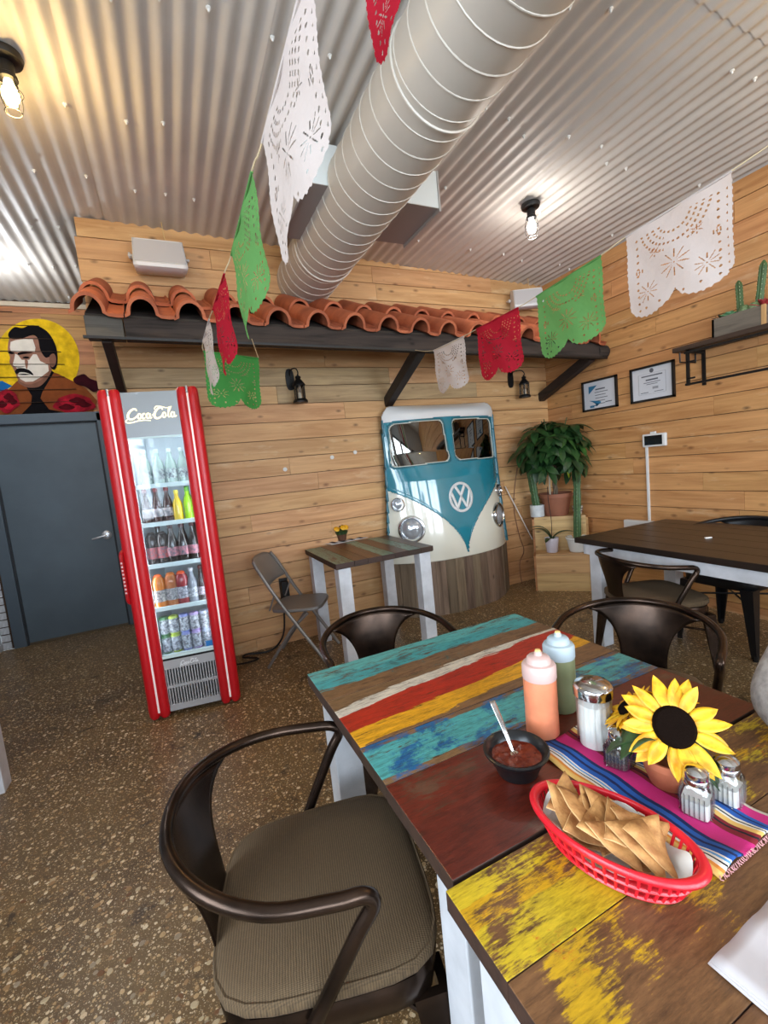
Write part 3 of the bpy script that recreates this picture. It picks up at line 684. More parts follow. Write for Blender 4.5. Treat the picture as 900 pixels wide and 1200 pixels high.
GS = plain('grille_steel', (176, 176, 178), .45, .2)
gf = MB(); gf.bb((-.158, -.004, .298), (.158, .03, .352)); gf.bb((-.158, -.004, .035), (.158, .03, .075)); gf.bb((-.158, -.004, .178), (.158, .03, .196)); gf.bb((-.158, -.004, .035), (-.143, .03, .352)); gf.bb((.143, -.004, .035), (.158, .03, .352))
link('grille_frame', gf, GS, gb, smooth=False)
for k in range(18): link('grille_bar', MB().bb((-.1385+.0157*k, -.003, .07), (-.1315+.0157*k, .03, .30)), GS, gb, smooth=False)
script_logo(plain('logo_white', (236, 238, 240), .4), fridge, .105, 0, .322, -.004)
SHELF = [1.405, 1.178, .928, .664, .385]
for z in SHELF[:-1]:
    sh = link('wire_shelf', MB().bb((-.156, .025, z-.012), (.156, .032, z+.014)), plain('shelf_edge', (226, 240, 238), .4), fridge, smooth=False)
    wr = MB()
    for k in range(24): wr.bb((-.150+.0128*k, .03, z+.001), (-.146+.0128*k, FD-.06, z+.005))
    wr.bb((-.156, .30, z-.004), (.156, .306, z+.002))
    w_ = link('shelf_wires', wr, plain('shelf_wire', (216, 224, 226), .4), sh, smooth=False); w_['kind'] = 'stuff'
fl = bpy.data.lights.new('fridge_lamp', 'AREA'); fl.shape = 'RECTANGLE'; fl.size = .26; fl.size_y = .03; fl.energy = 1.2; fl.color = (.86, .95, 1)
fo = bpy.data.objects.new('fridge_lamp', fl); COL.objects.link(fo); fo.parent = fridge; fo.location = (0, .06, 1.80); fo.rotation_euler = (.35, 0, 0)
for sx in (-1, 1):
    fl2 = bpy.data.lights.new('fridge_side_lamp', 'AREA'); fl2.shape = 'RECTANGLE'; fl2.size = 1.35; fl2.size_y = .015; fl2.energy = 1.6; fl2.color = (.86, .95, 1)
    fo = bpy.data.objects.new('fridge_side_lamp', fl2); COL.objects.link(fo); fo.parent = fridge; fo.location = (.150*sx, .035, 1.1); fo.rotation_euler = (0, PI/2*sx, 0); fo.rotation_euler = (Matrix.Rotation(.5*sx, 3, 'Z') @ Matrix.Rotation(PI/2*sx, 3, 'Y')).to_euler()

# bottles: built in the room at their own places on the shelves
FM = Matrix.Translation((FX, FY, 0)) @ Matrix.Rotation(FRZ, 4, 'Z')
PROF = {'cola_bottle': ([(0, 0), (.028, 0), (.031, .01), (.029, .05), (.031, .085), (.024, .125), (.013, .165), (.012, .200), (0, .200)], .035, .085),
        'soda_bottle': ([(0, 0), (.029, 0), (.030, .01), (.030, .10), (.024, .125), (.013, .150), (.012, .185), (0, .185)], .03, .085),
        'sports_bottle': ([(0, 0), (.030, 0), (.033, .015), (.030, .07), (.033, .12), (.028, .145), (.018, .160), (0, .160)], .03, .09),
        'drink_can': ([(0, 0), (.024, 0), (.030, .01), (.030, .105), (.025, .115), (0, .115)], .012, .10)}
def bottle(kind, lx, ly, z, c, cap, lab, label, group, s=1.0, rough=.12):
    p = FM @ Vector((lx, ly, z)); prof, l0, l1 = PROF[kind]
    b = thing(kind, label, 'can' if kind == 'drink_can' else 'bottle', p, random.uniform(0, 6), group)
    link('bottle_body', MB().lathe([(r*s, h*s) for r, h in prof], 14), plain('drink_%d_%d_%d' % c, c, rough, spec=.7), b)
    rad = max(r for r, h in prof if l0-.03 <= h <= l1+.03)*s
    if lab: link('bottle_label', MB().lathe([(rad*.9, l0*s), (rad+.0008, l0*s+.001), (rad+.0008, l1*s), (rad*.9, l1*s+.001)], 14), plain('label_%d_%d_%d' % lab, lab, .5, c2=(90, 90, 100), vscale=80), b)
    if cap: tz = prof[-1][1]*s; link('bottle_cap', MB().lathe([(.0135*s if kind != 'sports_bottle' else .021*s, tz-.012), (.0145*s if kind != 'sports_bottle' else .021*s, tz), (.012*s, tz+.010), (0, tz+.010)], 12), plain('cap_%d_%d_%d' % cap, cap, .4), b)
    return b
COLA, CLR = (40, 18, 12), (70, 44, 38)
z1, z2, z3, z4, z5 = [z+.005 for z in SHELF[:-1]] + [.370]
for lx in (-.125, -.065, -.005): bottle('cola_bottle', lx, .10, z2, (62, 30, 24), (120, 20, 24), (206, 190, 186), 'dark cola glass bottle with pale label on the shelf with the lemon and lime sodas', 'cola bottles on the upper filled shelf', 1.0)
bottle('soda_bottle', .05, .09, z2, (212, 178, 20), (220, 200, 60), None, 'bright yellow soda bottle beside the lime green one in the fridge', 'yellow sodas', .95)
bottle('soda_bottle', .112, .09, z2, (150, 200, 20), (90, 160, 40), None, 'lime green soda bottle beside the yellow one in the fridge', 'green sodas', 1.0)
bottle('soda_bottle', .10, .20, z2, (120, 190, 30), (90, 160, 40), None, 'lime green soda bottle standing behind the front green one', 'green sodas', 1.05)
for lx in (-.125, -.065): bottle('sports_bottle', lx, .10, z3, (30, 18, 16), (40, 30, 30), (176, 60, 60), 'dark plastic cola bottle with red label band beside the glass bottles', 'plastic cola bottles', 1.15)
for lx in (-.010, .05, .112): bottle('cola_bottle', lx, .085, z3, (28, 18, 14), (60, 20, 20), (196, 120, 130), 'dark cola glass bottle with white and pink label on the middle shelf', 'cola bottles on the middle shelf', 1.1)
for lx in (-.10, -.03, .04, .11): bottle('cola_bottle', lx, .19, z3, (28, 18, 14), (60, 20, 20), (150, 100, 104), 'cola glass bottle standing in the second row of the middle shelf', 'second row of cola bottles', 1.1)
bottle('sports_bottle', -.120, .075, z4, (206, 120, 50), (226, 100, 40), (200, 196, 190), 'orange sports drink with orange cap at the handle end of the shelf', 'sports drinks', 1.2)
bottle('sports_bottle', -.050, .085, z4, (176, 104, 60), (214, 120, 60), (196, 196, 196), 'tan sports drink with silver label and orange cap', 'sports drinks', 1.2)
bottle('sports_bottle', .010, .085, z4, (140, 40, 50), (226, 90, 50), (190, 190, 200), 'red sports drink with orange cap beside the clear bottle', 'sports drinks', 1.2)
bottle('soda_bottle', .068, .085, z4, (126, 130, 140), (190, 190, 196), (210, 214, 220), 'clear soda bottle with white label beside the red sports drink', 'clear sodas', 1.1)
bottle('cola_bottle', .125, .085, z4, (40, 30, 34), (80, 30, 30), (200, 190, 200), 'dark glass bottle at the end of the sports drink shelf', 'clear sodas', 1.05)
for k, (lx, c) in enumerate(((-.125, (60, 110, 70)), (-.07, (150, 170, 50)), (-.01, (110, 120, 180)), (.05, (150, 130, 180)), (.11, (170, 176, 196)))):
    nm = ('green', 'yellow green', 'blue', 'violet', 'silver')[k]
    bottle('drink_can', lx, .09, z5, c, None, (190, 196, 206), '%s drink can on the bottom shelf of the fridge' % nm, 'lower cans in the fridge', 1.0, .3)
    bottle('drink_can', lx, .09, z5+.115, tuple(min(255, int(x*1.1)) for x in c), None, (196, 200, 206), '%s drink can stacked on another can in the fridge' % nm, 'upper cans in the fridge', 1.0, .3)
for lx in (-.10, -.03, .04, .11):
    bottle('soda_bottle', lx, .12, z1, (150, 168, 160), (180, 190, 190), (190, 206, 200), 'pale clear water bottle on the top shelf of the fridge', 'bottles on the top shelf', 1.1)

# ================================================================ furniture: metal armchairs
CUSH = None
def cushion_mat():
    m, N, L, B = newmat('woven_fabric'); v, _ = coords(N, L)
    wv = N.new('ShaderNodeTexWave'); wv.inputs['Scale'].default_value = 62; wv.inputs['Distortion'].default_value = 1.2; wv.inputs['Detail'].default_value = 2; wv.bands_direction = 'X'; L.new(v, wv.inputs['Vector'])
    w2 = N.new('ShaderNodeTexWave'); w2.inputs['Scale'].default_value = 130; w2.inputs['Distortion'].default_value = 1.0; w2.bands_direction = 'Y'; L.new(v, w2.inputs['Vector'])
    h = math_(N, L, 'ADD', math_(N, L, 'MULTIPLY', wv.outputs[1] if len(wv.outputs) > 1 else wv.outputs[0], .6), math_(N, L, 'MULTIPLY', w2.outputs[1], .4))
    n = noise(N, L, v, 150, 2)
    L.new(ramp(N, L, math_(N, L, 'ADD', math_(N, L, 'MULTIPLY', h, .7), math_(N, L, 'MULTIPLY', n, .3)), [(.1, (66, 52, 35)), (.9, (110, 89, 62))]), B.inputs['Base Color'])
    B.inputs['Roughness'].default_value = .9; bump(N, L, B, h, .5, .002); return m
CUSH = cushion_mat()
def sq(r, p=4.0, n=40, tap=0):      # rounded-square outline
    out = []
    for k in range(n):
        t = 2*PI*k/n; c, s_ = math.cos(t), math.sin(t)
        d = (abs(c)**p+abs(s_)**p)**(-1/p); x, y = r*c*d, r*s_*d
        out.append((x, y*(1+tap*x/r)))
    return out
def armchair(label, loc, rz, group=None, metal=DARKMETAL, cushion=True, name='metal_armchair'):
    t = thing(name, label, 'chair', loc, rz, group)
    Rs = .212
    lay = lambda sc, z: [(x*sc, y*sc, z) for x, y in sq(Rs, 5, 40, .06)]
    rings = [lay(.96, .385), lay(1.0, .395), lay(1.02, .44), lay(1.0, .452), lay(.9, .450), lay(.3, .448)]
    def loft(rings):
        n = len(rings[0]); mb = MB(); vs = [p for r in rings for p in r]; fs = [(j*n+i, j*n+(i+1) % n, (j+1)*n+(i+1) % n, (j+1)*n+i) for j in range(len(rings)-1) for i in range(n)]
        fs.append(tuple((len(rings)-1)*n+i for i in range(n))); return mb.add(vs, fs)
    link('seat', loft(rings), metal, t)
    if cushion:
        lc = lambda sc, z, cr=0: [(x*sc, y*sc, z) for x, y in sq(Rs+.004, 4.5, 40, .06)]
        cu = link('cushion', loft([lc(.9, .452), lc(1.0, .458), lc(1.03, .468), lc(1.03, .482), lc(1.0, .492), lc(.92, .500), lc(.6, .505), lc(.2, .506)]), CUSH, t, sharp=80)
        link('piping', MB().tube([(x, y, .489) for x, y, _ in lc(1.015, 0)], .004, 5, True), CUSH, cu)
    for sx in (-1, 1):
        for sy in (-1, 1):
            top = Vector((.180*sx, .180*sy, .40)); bot = Vector(((.235 if sx < 0 else .215)*sx, .225*sy, 0.012))
            mb = MB(); vs = []
            for k in range(5):
                f = k/4; c = top.lerp(bot, f); w = .040*(1-f)+.016*f
                for a, b in ((1, 1), (-1, 1), (-1, .55), (.45, .55), (.45, -1), (1, -1)): vs.append((c.x+a*w*sx*.9, c.y+b*w*sy*.9, c.z))
            fs = [(j*6+i, j*6+(i+1) % 6, (j+1)*6+(i+1) % 6, (j+1)*6+i) for j in range(4) for i in range(6)] + [(0, 1, 2, 3, 4, 5), (29, 28, 27, 26, 25, 24)]
            lg = link('leg', mb.add(vs, fs), metal, t, smooth=False)
            link('rubber_foot', MB().lathe([(.014, 0), (.016, .004), (.014, .03), (0, .03)], 8, Tr(bot.x+.003*sx, bot.y+.003*sy, 0)), BLACKIRON, lg)
    br = MB().tube([(-.19, -.19, .30), (.19, .19, .30)], .006, 6); br.tube([(-.19, .19, .305), (.19, -.19, .305)], .006, 6)
    link('cross_brace', br, metal, t)
    half = [(-.045, .225, .43), (-.01, .238, .50), (.055, .252, .62), (.085, .256, .668), (.070, .258, .690), (.02, .262, .697), (-.09, .255, .708), (-.19, .205, .722), (-.262, .115, .734)]
    path = spline([(x, -y, z) for x, y, z in half] + [(-.285, 0, .738)] + half[::-1], 5)
    link('arm_rail', MB().tube(path, .0135, 10), metal, t)
    def plate(u, v):
        y = (2*u-1); w = .125*(1-v)**3.2 + .075 + .010*v*v
        yy = y*w; z = .738*(1-v)+.43*v
        xt = -.283 + 1.85*yy*yy + .25*abs(yy)**3; xb = -.212
        zz = z - (1-v)*.06*(yy/.25)**2*.8
        return (xt*(1-v**1.2)+xb*v**1.2 + .012*math.sin(PI*v) , yy, zz)
    link('back_plate', MB().grid(plate, 20, 14), metal, t, thick=.003, sharp=80)
    return t
armchair('dark metal armchair with woven brown cushion tucked at the oxblood board side', (.185, .925, 0), math.radians(-13))
armchair('dark metal armchair pushed to the painted table end opposite the camper van front', (.70, 1.585, 0), math.radians(-97))
armchair('dark metal armchair behind the squeeze bottles, between the painted and black tables', (1.42, 1.06, 0), math.radians(-153))
armchair('dark metal armchair with padded seat turned in at the black table, near the plant stand', (2.47, 1.70, 0), math.radians(-23))
armchair('black metal armchair between the black table and the plank wall with framed papers', (3.24, 1.66, 0), math.radians(178), metal=BLACKMETAL, cushion=False).scale = (1.0, 1.0, 1.07)

# ================================================================ tables
def post(p0, p1, parent, mat=WHITEPAINT): return link('leg', MB().bb(p0, p1), mat, parent, smooth=False, bevel=.003)
EDGE = wood('board_edge', 0, (62, 42, 30), (34, 22, 16), vary=.1, knots=False)
def board_table(name, label, x0, x1, y0, y1, zt, boards, axis, leg=.085, th=.035, inset=.03, apron=.09):
    """boards: list of (start, end, material) across the other axis"""
    t = thing(name, label, 'table', ((x0+x1)/2, (y0+y1)/2, 0)); ox, oy = (x0+x1)/2, (y0+y1)/2
    for k, (a, b, m) in enumerate(boards):
        dz = random.uniform(-.0015, .0)
        j0, j1 = random.uniform(-.002, .002), random.uniform(-.002, .002)
        if axis == 0: q = ((x0+j0-ox, a-oy+.0004, zt-th), (x1+j1-ox, b-oy-.0004, zt+dz))
        else: q = ((a-ox+.001, y0+j0-oy, zt-th), (b-ox-.001, y1+j1-oy, zt+dz))
        bo = link('board', MB().bb(*q), [m, EDGE], t, smooth=False, bevel=.0015, fixn=False)
        for pi, pg in enumerate(bo.data.polygons): pg.material_index = 0 if pi == 1 else 1
    fr = MB(); e = .0
    link('top_edge', MB().bb((x0-ox+.004, y0-oy+.004, zt-th-.006), (x1-ox-.004, y1-oy-.004, zt-th+.002)), EDGE, t, smooth=False)
    for sx in (0, 1):
        for sy in (0, 1):
            xa = x0+inset if sx == 0 else x1-inset-leg; ya = y0+inset if sy == 0 else y1-inset-leg
            post((xa-ox, ya-oy, 0), (xa+leg-ox, ya+leg-oy, zt-th-.004), t)
    if apron:
        i = inset+.015; zz0, zz1 = zt-th-apron, zt-th-.004
        for a, b in (((x0+i, y0+i), (x1-i, y0+i+.02)), ((x0+i, y1-i-.02), (x1-i, y1-i)), ((x0+i, y0+i), (x0+i+.02, y1-i)), ((x1-i-.02, y0+i), (x1-i, y1-i))):
            link('apron', MB().bb((a[0]-ox, a[1]-oy, zz0), (b[0]-ox, b[1]-oy, zz1)), WHITEPAINT, t, smooth=False)
    return t
TEALP, BLUEP, BRN = (62, 150, 152), (30, 100, 150), (112, 78, 50)
T1 = (.305, 1.155, .545, 1.372); oy = (T1[2]+T1[3])/2; ox = (T1[0]+T1[1])/2
mA = painted('paint_teal_brown', 0, 1, 1.17-oy, .20, [(0, (120, 88, 58)), (.36, TEALP), (.7, (84, 164, 160))], wear=.44, amp=.12, seed=1, slope=-.15, mott=((40, 96, 96), .60, 14))
mB = painted('paint_red_yellow', 0, 1, .925-oy, .245, [(0, (122, 88, 56)), (.16, (216, 154, 26)), (.42, (172, 40, 18)), (.80, (206, 196, 178)), (.93, (120, 90, 60))], wear=.37, amp=.09, seed=2, slope=-.42, mott=((140, 70, 20), .66, 10))
mC = painted('paint_teal_blue', 0, 1, .785-oy, .14, [(0, (128, 96, 62)), (.12, (78, 160, 158)), (.9, (126, 92, 60))], wear=.41, amp=.09, seed=3, mott=((28, 92, 140), .53, 11))
mD = painted('paint_oxblood', 0, 1, .545-oy, .24, [(0, (88, 30, 18)), (.5, (98, 34, 20)), (.97, (60, 30, 20))], wood_c=(104, 72, 54), wear=.415, amp=.10, seed=4, patch=1, rough=.32, coat=.35)
board_table('painted_table', 'square table of reclaimed boards in teal, red, yellow and oxblood paint', *T1, .76, [(T1[2], .785, mD), (.785, .925, mC), (.925, 1.172, mB), (1.172, T1[3], mA)], 0)
T2 = (.285, 1.135, -.30, .538); oy = (T2[2]+T2[3])/2
YEL = (196, 168, 34)
mE = painted('paint_yellow_worn', 0, 1, .40-oy, .138, [(0, YEL), (.5, (196, 150, 20)), (.75, YEL)], wood_c=(128, 88, 54), wear=.52, amp=.1, seed=7, patch=1, grad=-.22, mott=((176, 92, 24), .60, 16))
mF = painted('paint_yellow_sparse', 0, 1, .25-oy, .15, [(0, YEL), (.3, (190, 150, 24))], wood_c=(128, 90, 56), wear=.675, amp=.1, seed=8, patch=1, grad=-.36, mott=((176, 92, 24), .62, 16))
mG = painted('wood_red_teal', 0, 1, .10-oy, .15, [(0, (84, 130, 124)), (.4, (120, 56, 32)), (.8, (100, 60, 36))], wood_c=(122, 84, 54), wear=.54, amp=.2, seed=9, patch=1)
mH = painted('wood_teal_worn', 0, 1, -.1-oy, .2, [(0, TEALP), (.5, (110, 60, 36))], wear=.5, amp=.2, seed=10, patch=1)
board_table('yellow_board_table', 'reclaimed board table in worn yellow paint and bare wood holding the chips', *T2, .76, [(.40, T2[3], mE), (.25, .40, mF), (.10, .25, mG), (-.10, .10, mH), (T2[2], -.10, mF)], 0)
TS = (.905, 1.665, 2.815, 3.585); ox = (TS[0]+TS[1])/2
bd = []; e = [.905, 1.04, 1.14, 1.25, 1.35, 1.46, 1.56, 1.665]
for k in range(7):
    c = [(104, 138, 122), (104, 66, 42), (110, 70, 44), (110, 150, 134), (98, 60, 38), (112, 146, 132), (92, 74, 60)][k]
    bd.append((e[k], e[k+1], painted('small_board_%d' % k, 1, 0, e[k]-ox, e[k+1]-e[k], [(0, c), (.5, tuple(int(x*.9) for x in c))], wood_c=(104, 66, 42), wear=.42, seed=20+k)))
board_table('small_board_table', 'small square table of weathered boards with white posts by the plank wall', *TS, .77, bd, 1, apron=0, inset=.02, leg=.09)
# black table
BLK = wood('black_stained', 1, (40, 30, 25), (22, 16, 13), knot=(12, 8, 8), vary=.12, rough=.35)
bt = thing('black_table', 'long table with black stained boards and white apron by the framed papers', 'table', (2.9, 1.45, 0), math.radians(-2.5))
X0, X1, Y0, Y1 = -.47, .47, -.85, .78
for k in range(6): link('board', MB().bb((X0+(X1-X0)*k/6+.001, Y0, .725), (X0+(X1-X0)*(k+1)/6-.001, Y1+random.uniform(-.003, .003), .762)), BLK, bt, smooth=False, bevel=.003)
for a, b in (((X0+.03, Y0+.05), (X0+.055, Y1-.05)), ((X1-.055, Y0+.05), (X1-.03, Y1-.05)), ((X0+.03, Y1-.075), (X1-.03, Y1-.05)), ((X0+.03, Y0+.05), (X1-.03, Y0+.075))):
    link('apron', MB().bb((*a, .65), (*b, .727)), WHITEPAINT, bt, smooth=False)
for xa in (X0+.07, X1-.13):
    for ya in (Y0+.06, Y1-.15): post((xa, ya, 0), (xa+.09, ya+.09, .727), bt)
tag(link('paper_scrap', MB().prism([(0, 0), (.04, .004), (.038, .014), (.018, .017), (0, .012)], .7625, .768, Tr(*[onz(827, 631, .763)[i] for i in (0, 1)], 0, rz=-.5)), plain('paper_white', (232, 230, 224), .7), smooth=False), 'small torn white paper scrap lying on the black table', 'paper')
# the white post of another table reaching in by the door
p = onz(7, 928); ot = thing('white_post_table', 'table on thick white posts standing beside the white brick wall', 'table', (p.x-.36, p.y+.02, 0))
for a in (-.29, .26):
    for b in (-.03, -.70): post((a, b, 0), (a+.10, b+.10, .72), ot)
for k in range(4): link('board', MB().bb((-.32+.18*k, -.75, .72), (-.142+.18*k, .12, .757)), (mA, mF, mD, mC)[k], ot, smooth=False)
# grey folding chair
GREY = plain('grey_steel_paint', (126, 122, 118), .38, .35)
fc = thing('folding_chair', 'grey metal folding chair standing against the plank wall', 'chair', (.745, 3.29, 0), math.radians(-30))
for sy in (-1, 1):
    y = .20*sy
    link('front_leg', MB().tube(spline([(-.245, y*.9, .80), (-.20, y, .72), (-.06, y, .46), (.22, y, 0.01)], 5), .0125, 8), GREY, fc)
    link('rear_leg', MB().tube([(.10, y*.86, .40), (-.02, y*.86, .30), (-.24, y*.86, .01)], .011, 8), GREY, fc)
    link('hinge_link', MB().tube([(-.17, y*.93, .44), (-.115, y*.98, .56)], .006, 6), GREY, fc)
link('seat', MB().add([(x*.19+.01, y*.185, z) for z in (.415, .44) for x, y in sq(1, 5, 32)], [tuple(range(31, -1, -1)), tuple(range(32, 64))] + [(i, (i+1) % 32, 32+(i+1) % 32, 32+i) for i in range(32)]), GREY, fc, bevel=.006)
link('backrest', MB().grid(lambda u, v: (-.255+.12*(1-v)*.9 - .03*(1-(2*u-1)**2), (2*u-1)*.195*(1-.28*max(0, v-.6)**2*4), .615+.205*v-.02*v*(2*u-1)**4), 14, 8), GREY, fc, thick=.012)
for z, x in ((.12, .152), (.12, -.16)): link('crossbar', MB().tube([(x, -.2*(1 if x > 0 else .86), z), (x, .2*(1 if x > 0 else .86), z)], .008, 6), GREY, fc)
# outlet, black adapter and its cable
op = ony(333, 690, YB-.01)
ad = thing('power_adapter', 'black power adapter plugged into the plank wall above the folding chair', 'adapter', (op.x, YB-.004, op.z))
link('adapter_body', MB().bb((-.03, -.06, -.06), (.03, 0, .07)), BLACKIRON, ad, smooth=False, bevel=.006)
link('adapter_face', MB().bb((-.035, -.006, -.09), (.035, 0, .09)), plain('outlet_dark', (36, 34, 32), .5), ad, smooth=False)
cb = spline([(op.x, YB-.03, op.z-.06), (op.x-.02, YB-.03, .35), (op.x-.06, YB-.05, .10), (op.x-.18, YB-.10, .012), (op.x-.36, YB-.06, .012), (op.x-.40, YB-.12, .02), (op.x-.30, YB-.20, .012), (op.x-.42, YB-.22, .012), (op.x-.55, YB-.14, .012)], 8)
tag(link('fridge_cable', MB().tube(cb, .007, 7), BLACKIRON), 'black power cable looping over the floor towards the red fridge', 'cable')

# ================================================================ things on the tables
ZT_ = .7605
# striped runner: real cloth with soft waves, stripes woven along its length
def serape():
    m, N, L, B = newmat('serape_stripes'); tc = N.new('ShaderNodeTexCoord'); sp = N.new('ShaderNodeSeparateXYZ'); L.new(tc.outputs['Object'], sp.inputs[0])
    t = math_(N, L, 'ADD', math_(N, L, 'DIVIDE', sp.outputs[0], .18), .5)
    n = noise(N, L, tc.outputs['Object'], 60, 2); t = math_(N, L, 'ADD', t, math_(N, L, 'MULTIPLY', math_(N, L, 'SUBTRACT', n, .5), .012))
    P_, Bl, Db, Wt, Bk, Ye, Or, Rd = (190, 34, 110), (30, 84, 160), (16, 30, 80), (222, 214, 200), (20, 18, 22), (222, 176, 96), (214, 130, 50), (120, 20, 30)
    st = [(0, Ye), (.05, Or), (.075, Wt), (.105, Bk), (.115, Wt), (.135, (90, 150, 200)), (.155, Wt), (.17, Bl), (.23, Db), (.26, Bl), (.31, Db), (.35, P_), (.53, Rd), (.58, Bk), (.60, Rd), (.63, Ye), (.68, Wt), (.70, Bk), (.715, Wt), (.74, Bl), (.79, Db), (.81, Bl), (.85, P_), (.965, Wt)]
    L.new(ramp(N, L, t, st, 'CONSTANT'), B.inputs['Base Color']); B.inputs['Roughness'].default_value = .9
    bump(N, L, B, noise(N, L, tc.outputs['Object'], 400, 2), .5, .001); return m
run = thing('table_runner', 'striped serape cloth runner in pink and blue under the sunflower pot', 'table runner', (.715, .53, ZT_), math.radians(1.5))
link('cloth', MB().grid(lambda u, v: ((u-.5)*.18, (v-.5)*.36, .003+.0022*math.sin(9*u+7*v)+.002*math.sin(23*v+3*u)+(.010*max(0, (.12-v)/.12)*math.sin(PI*u*2.3)**2)), 24, 40), serape(), run, thick=.003, sharp=80)
fg = MB()
for k in range(46):
    x = -.09+.18*(k+.5)/46; fg.tube([(x, -.179, .006), (x+random.uniform(-.004, .004), -.1815, .004), (x+random.uniform(-.002, .002), -.184, .003)], .0009, 4)
f_ = link('fringe', fg, plain('fringe_mixed', (206, 150, 150), .9), run); f_['kind'] = 'stuff'

def sqz(label, loc, c, capc):
    b = thing('squeeze_bottle', label, 'bottle', loc)
    link('bottle_body', MB().lathe([(0, 0), (.033, 0), (.0362, .004), (.0362, .05), (.0355, .060), (.0362, .075), (.0360, .128), (.0345, .136), (0, .136)], 28), plain('sauce_%d' % c[0], c, .35, spec=.5, var=.06, vscale=30), b)
    cp = link('bottle_cap', MB().lathe([(.0362, .132), (.0372, .135), (.0372, .160), (.034, .166), (.027, .168), (.025, .178), (.021, .182), (.009, .184), (.0075, .192), (.004, .194), (0, .194)], 28), plain('cap_soft_%d' % capc[0], capc, .4), b)
    link('nozzle_tip', MB().lathe([(.0078, .189), (.0060, .196), (0, .197)], 12), plain('tip_yellow', (226, 190, 120), .4), cp)
sqz('squeeze bottle of orange sauce with a pinkish white cap', (.683, .742, ZT_), (226, 136, 98), (204, 172, 164))
sqz('squeeze bottle of green sauce with a frosted white cap', (.793, .790, ZT_), (122, 128, 92), (170, 184, 190))
GL = glassy('table_glass', (.97, .98, .98), .10)
SUG = plain('white_grains', (226, 224, 218), .8, bmp=.3, bscale=300)
# sugar pourer
b = thing('sugar_pourer', 'ribbed glass sugar pourer with a domed metal lid', 'sugar pourer', (.742, .650, ZT_))
nfl = 16
link('glass_jar', MB().grid(lambda u, v: ((.0355-.0012*math.cos(nfl*2*PI*u))*math.cos(2*PI*u)*(1-.04*math.sin(PI*v)), (.0355-.0012*math.cos(nfl*2*PI*u))*math.sin(2*PI*u)*(1-.04*math.sin(PI*v)), .118*v), 96, 6, wrap=True), GL, b)
link('sugar', MB().lathe([(0, .004), (.030, .004), (.032, .05), (.031, .095), (.012, .106), (0, .104)], 24), SUG, b)
link('metal_lid', MB().lathe([(.036, .112), (.0395, .114), (.0395, .130), (.0385, .134), (.034, .139), (.018, .143), (0, .144)], 32), CHROME, b)
link('pour_flap', MB().box((.012, 0, .1435), (.020, .014, .003)), CHROME, b, smooth=False)
def shaker(label, loc, rz, fill, fc=None):
    b = thing('glass_shaker', label, 'shaker', loc, rz, 'glass shakers on the runner')
    mb = MB(); rings = []
    for r, z in ((.021, 0), (.0225, .003), (.0225, .046), (.019, .056), (.0165, .060)):
        rings += [(x, y, z) for x, y in sq(r, 7 if z < .05 else 3, 32)]
    n = 32; link('glass_body', mb.add(rings, [(j*n+i, j*n+(i+1) % n, (j+1)*n+(i+1) % n, (j+1)*n+i) for j in range(4) for i in range(n)] + [tuple(range(n))]), GL, b)
    link('shaker_fill', MB().add([(x*.92, y*.92, z) for z in (.003, fill) for x, y in sq(.0215, 7, 32)], [tuple(range(32)), tuple(range(32, 64))] + [(i, (i+1) % 32, 32+(i+1) % 32, 32+i) for i in range(32)]), fc or SUG, b)
    for s in range(4):
        for k in range(5):
            Mx = Tr(0, 0, 0, rz=s*PI/2); link('glass_rib', MB().tube([(-.014+.007*k, -.0228, .006), (-.014+.007*k, -.0228, .042)], .0016, 5, M=Mx), GL, b)
    link('shaker_lid', MB().lathe([(.0175, .056), (.0195, .057), (.0195, .064), (.0185, .066), (.0192, .068), (.0185, .076), (.013, .081), (0, .0825)], 24), CHROME, b)
shaker('square glass pepper shaker beside the sugar pourer', (.722, .578, ZT_), .25, .036, plain('pepper', (120, 116, 110), .8, c2=(50, 46, 44), vscale=300))
shaker('square glass salt shaker in front of the sunflower pot', (.728, .436, ZT_), .35, .030)
shaker('square glass salt shaker standing half behind the other salt shaker', (.795, .425, ZT_), .2, .034)
# salsa
b = thing('salsa_bowl', 'small black bowl of red salsa on the oxblood board', 'bowl', (.549, .676, ZT_)); b.scale = (1.1, 1.1, 1.0)
link('bowl', MB().lathe([(0, 0), (.036, 0), (.038, .006), (.040, .012), (.048, .030), (.054, .042), (.058, .044), (.059, .048), (.056, .050), (.050, .047), (.044, .034), (.036, .018), (0, .014)], 36), plain('bowl_black', (17, 18, 20), .3), b)
link('salsa', MB().grid(lambda u, v: (.0455*v*math.cos(2*PI*u), .0455*v*math.sin(2*PI*u), .034+.0015*math.sin(14*u*PI)*math.sin(9*v)), 28, 8, wrap=True), plain('salsa_red', (122, 46, 22), .25, c2=(88, 24, 12), vscale=80, bmp=.8, bscale=120), b)
sp = thing('metal_spoon', 'small metal spoon standing in the salsa bowl', 'spoon', (.549, .672, ZT_+.024))
link('spoon_handle', MB().grid(lambda u, v: ((u-.5)*(.006+.007*v*v+.003*math.sin(PI*v)) + .001, .010+.062*v, .002+.092*v+.004*math.sin(PI*v)), 4, 14), CHROME, sp, thick=.002)
link('spoon_bowl', MB().lathe([(0, 0), (.008, .002), (.011, .006)], 14, Tr(0, .004, .001, rx=.4), 1, 1.4), CHROME, sp, thick=.001)
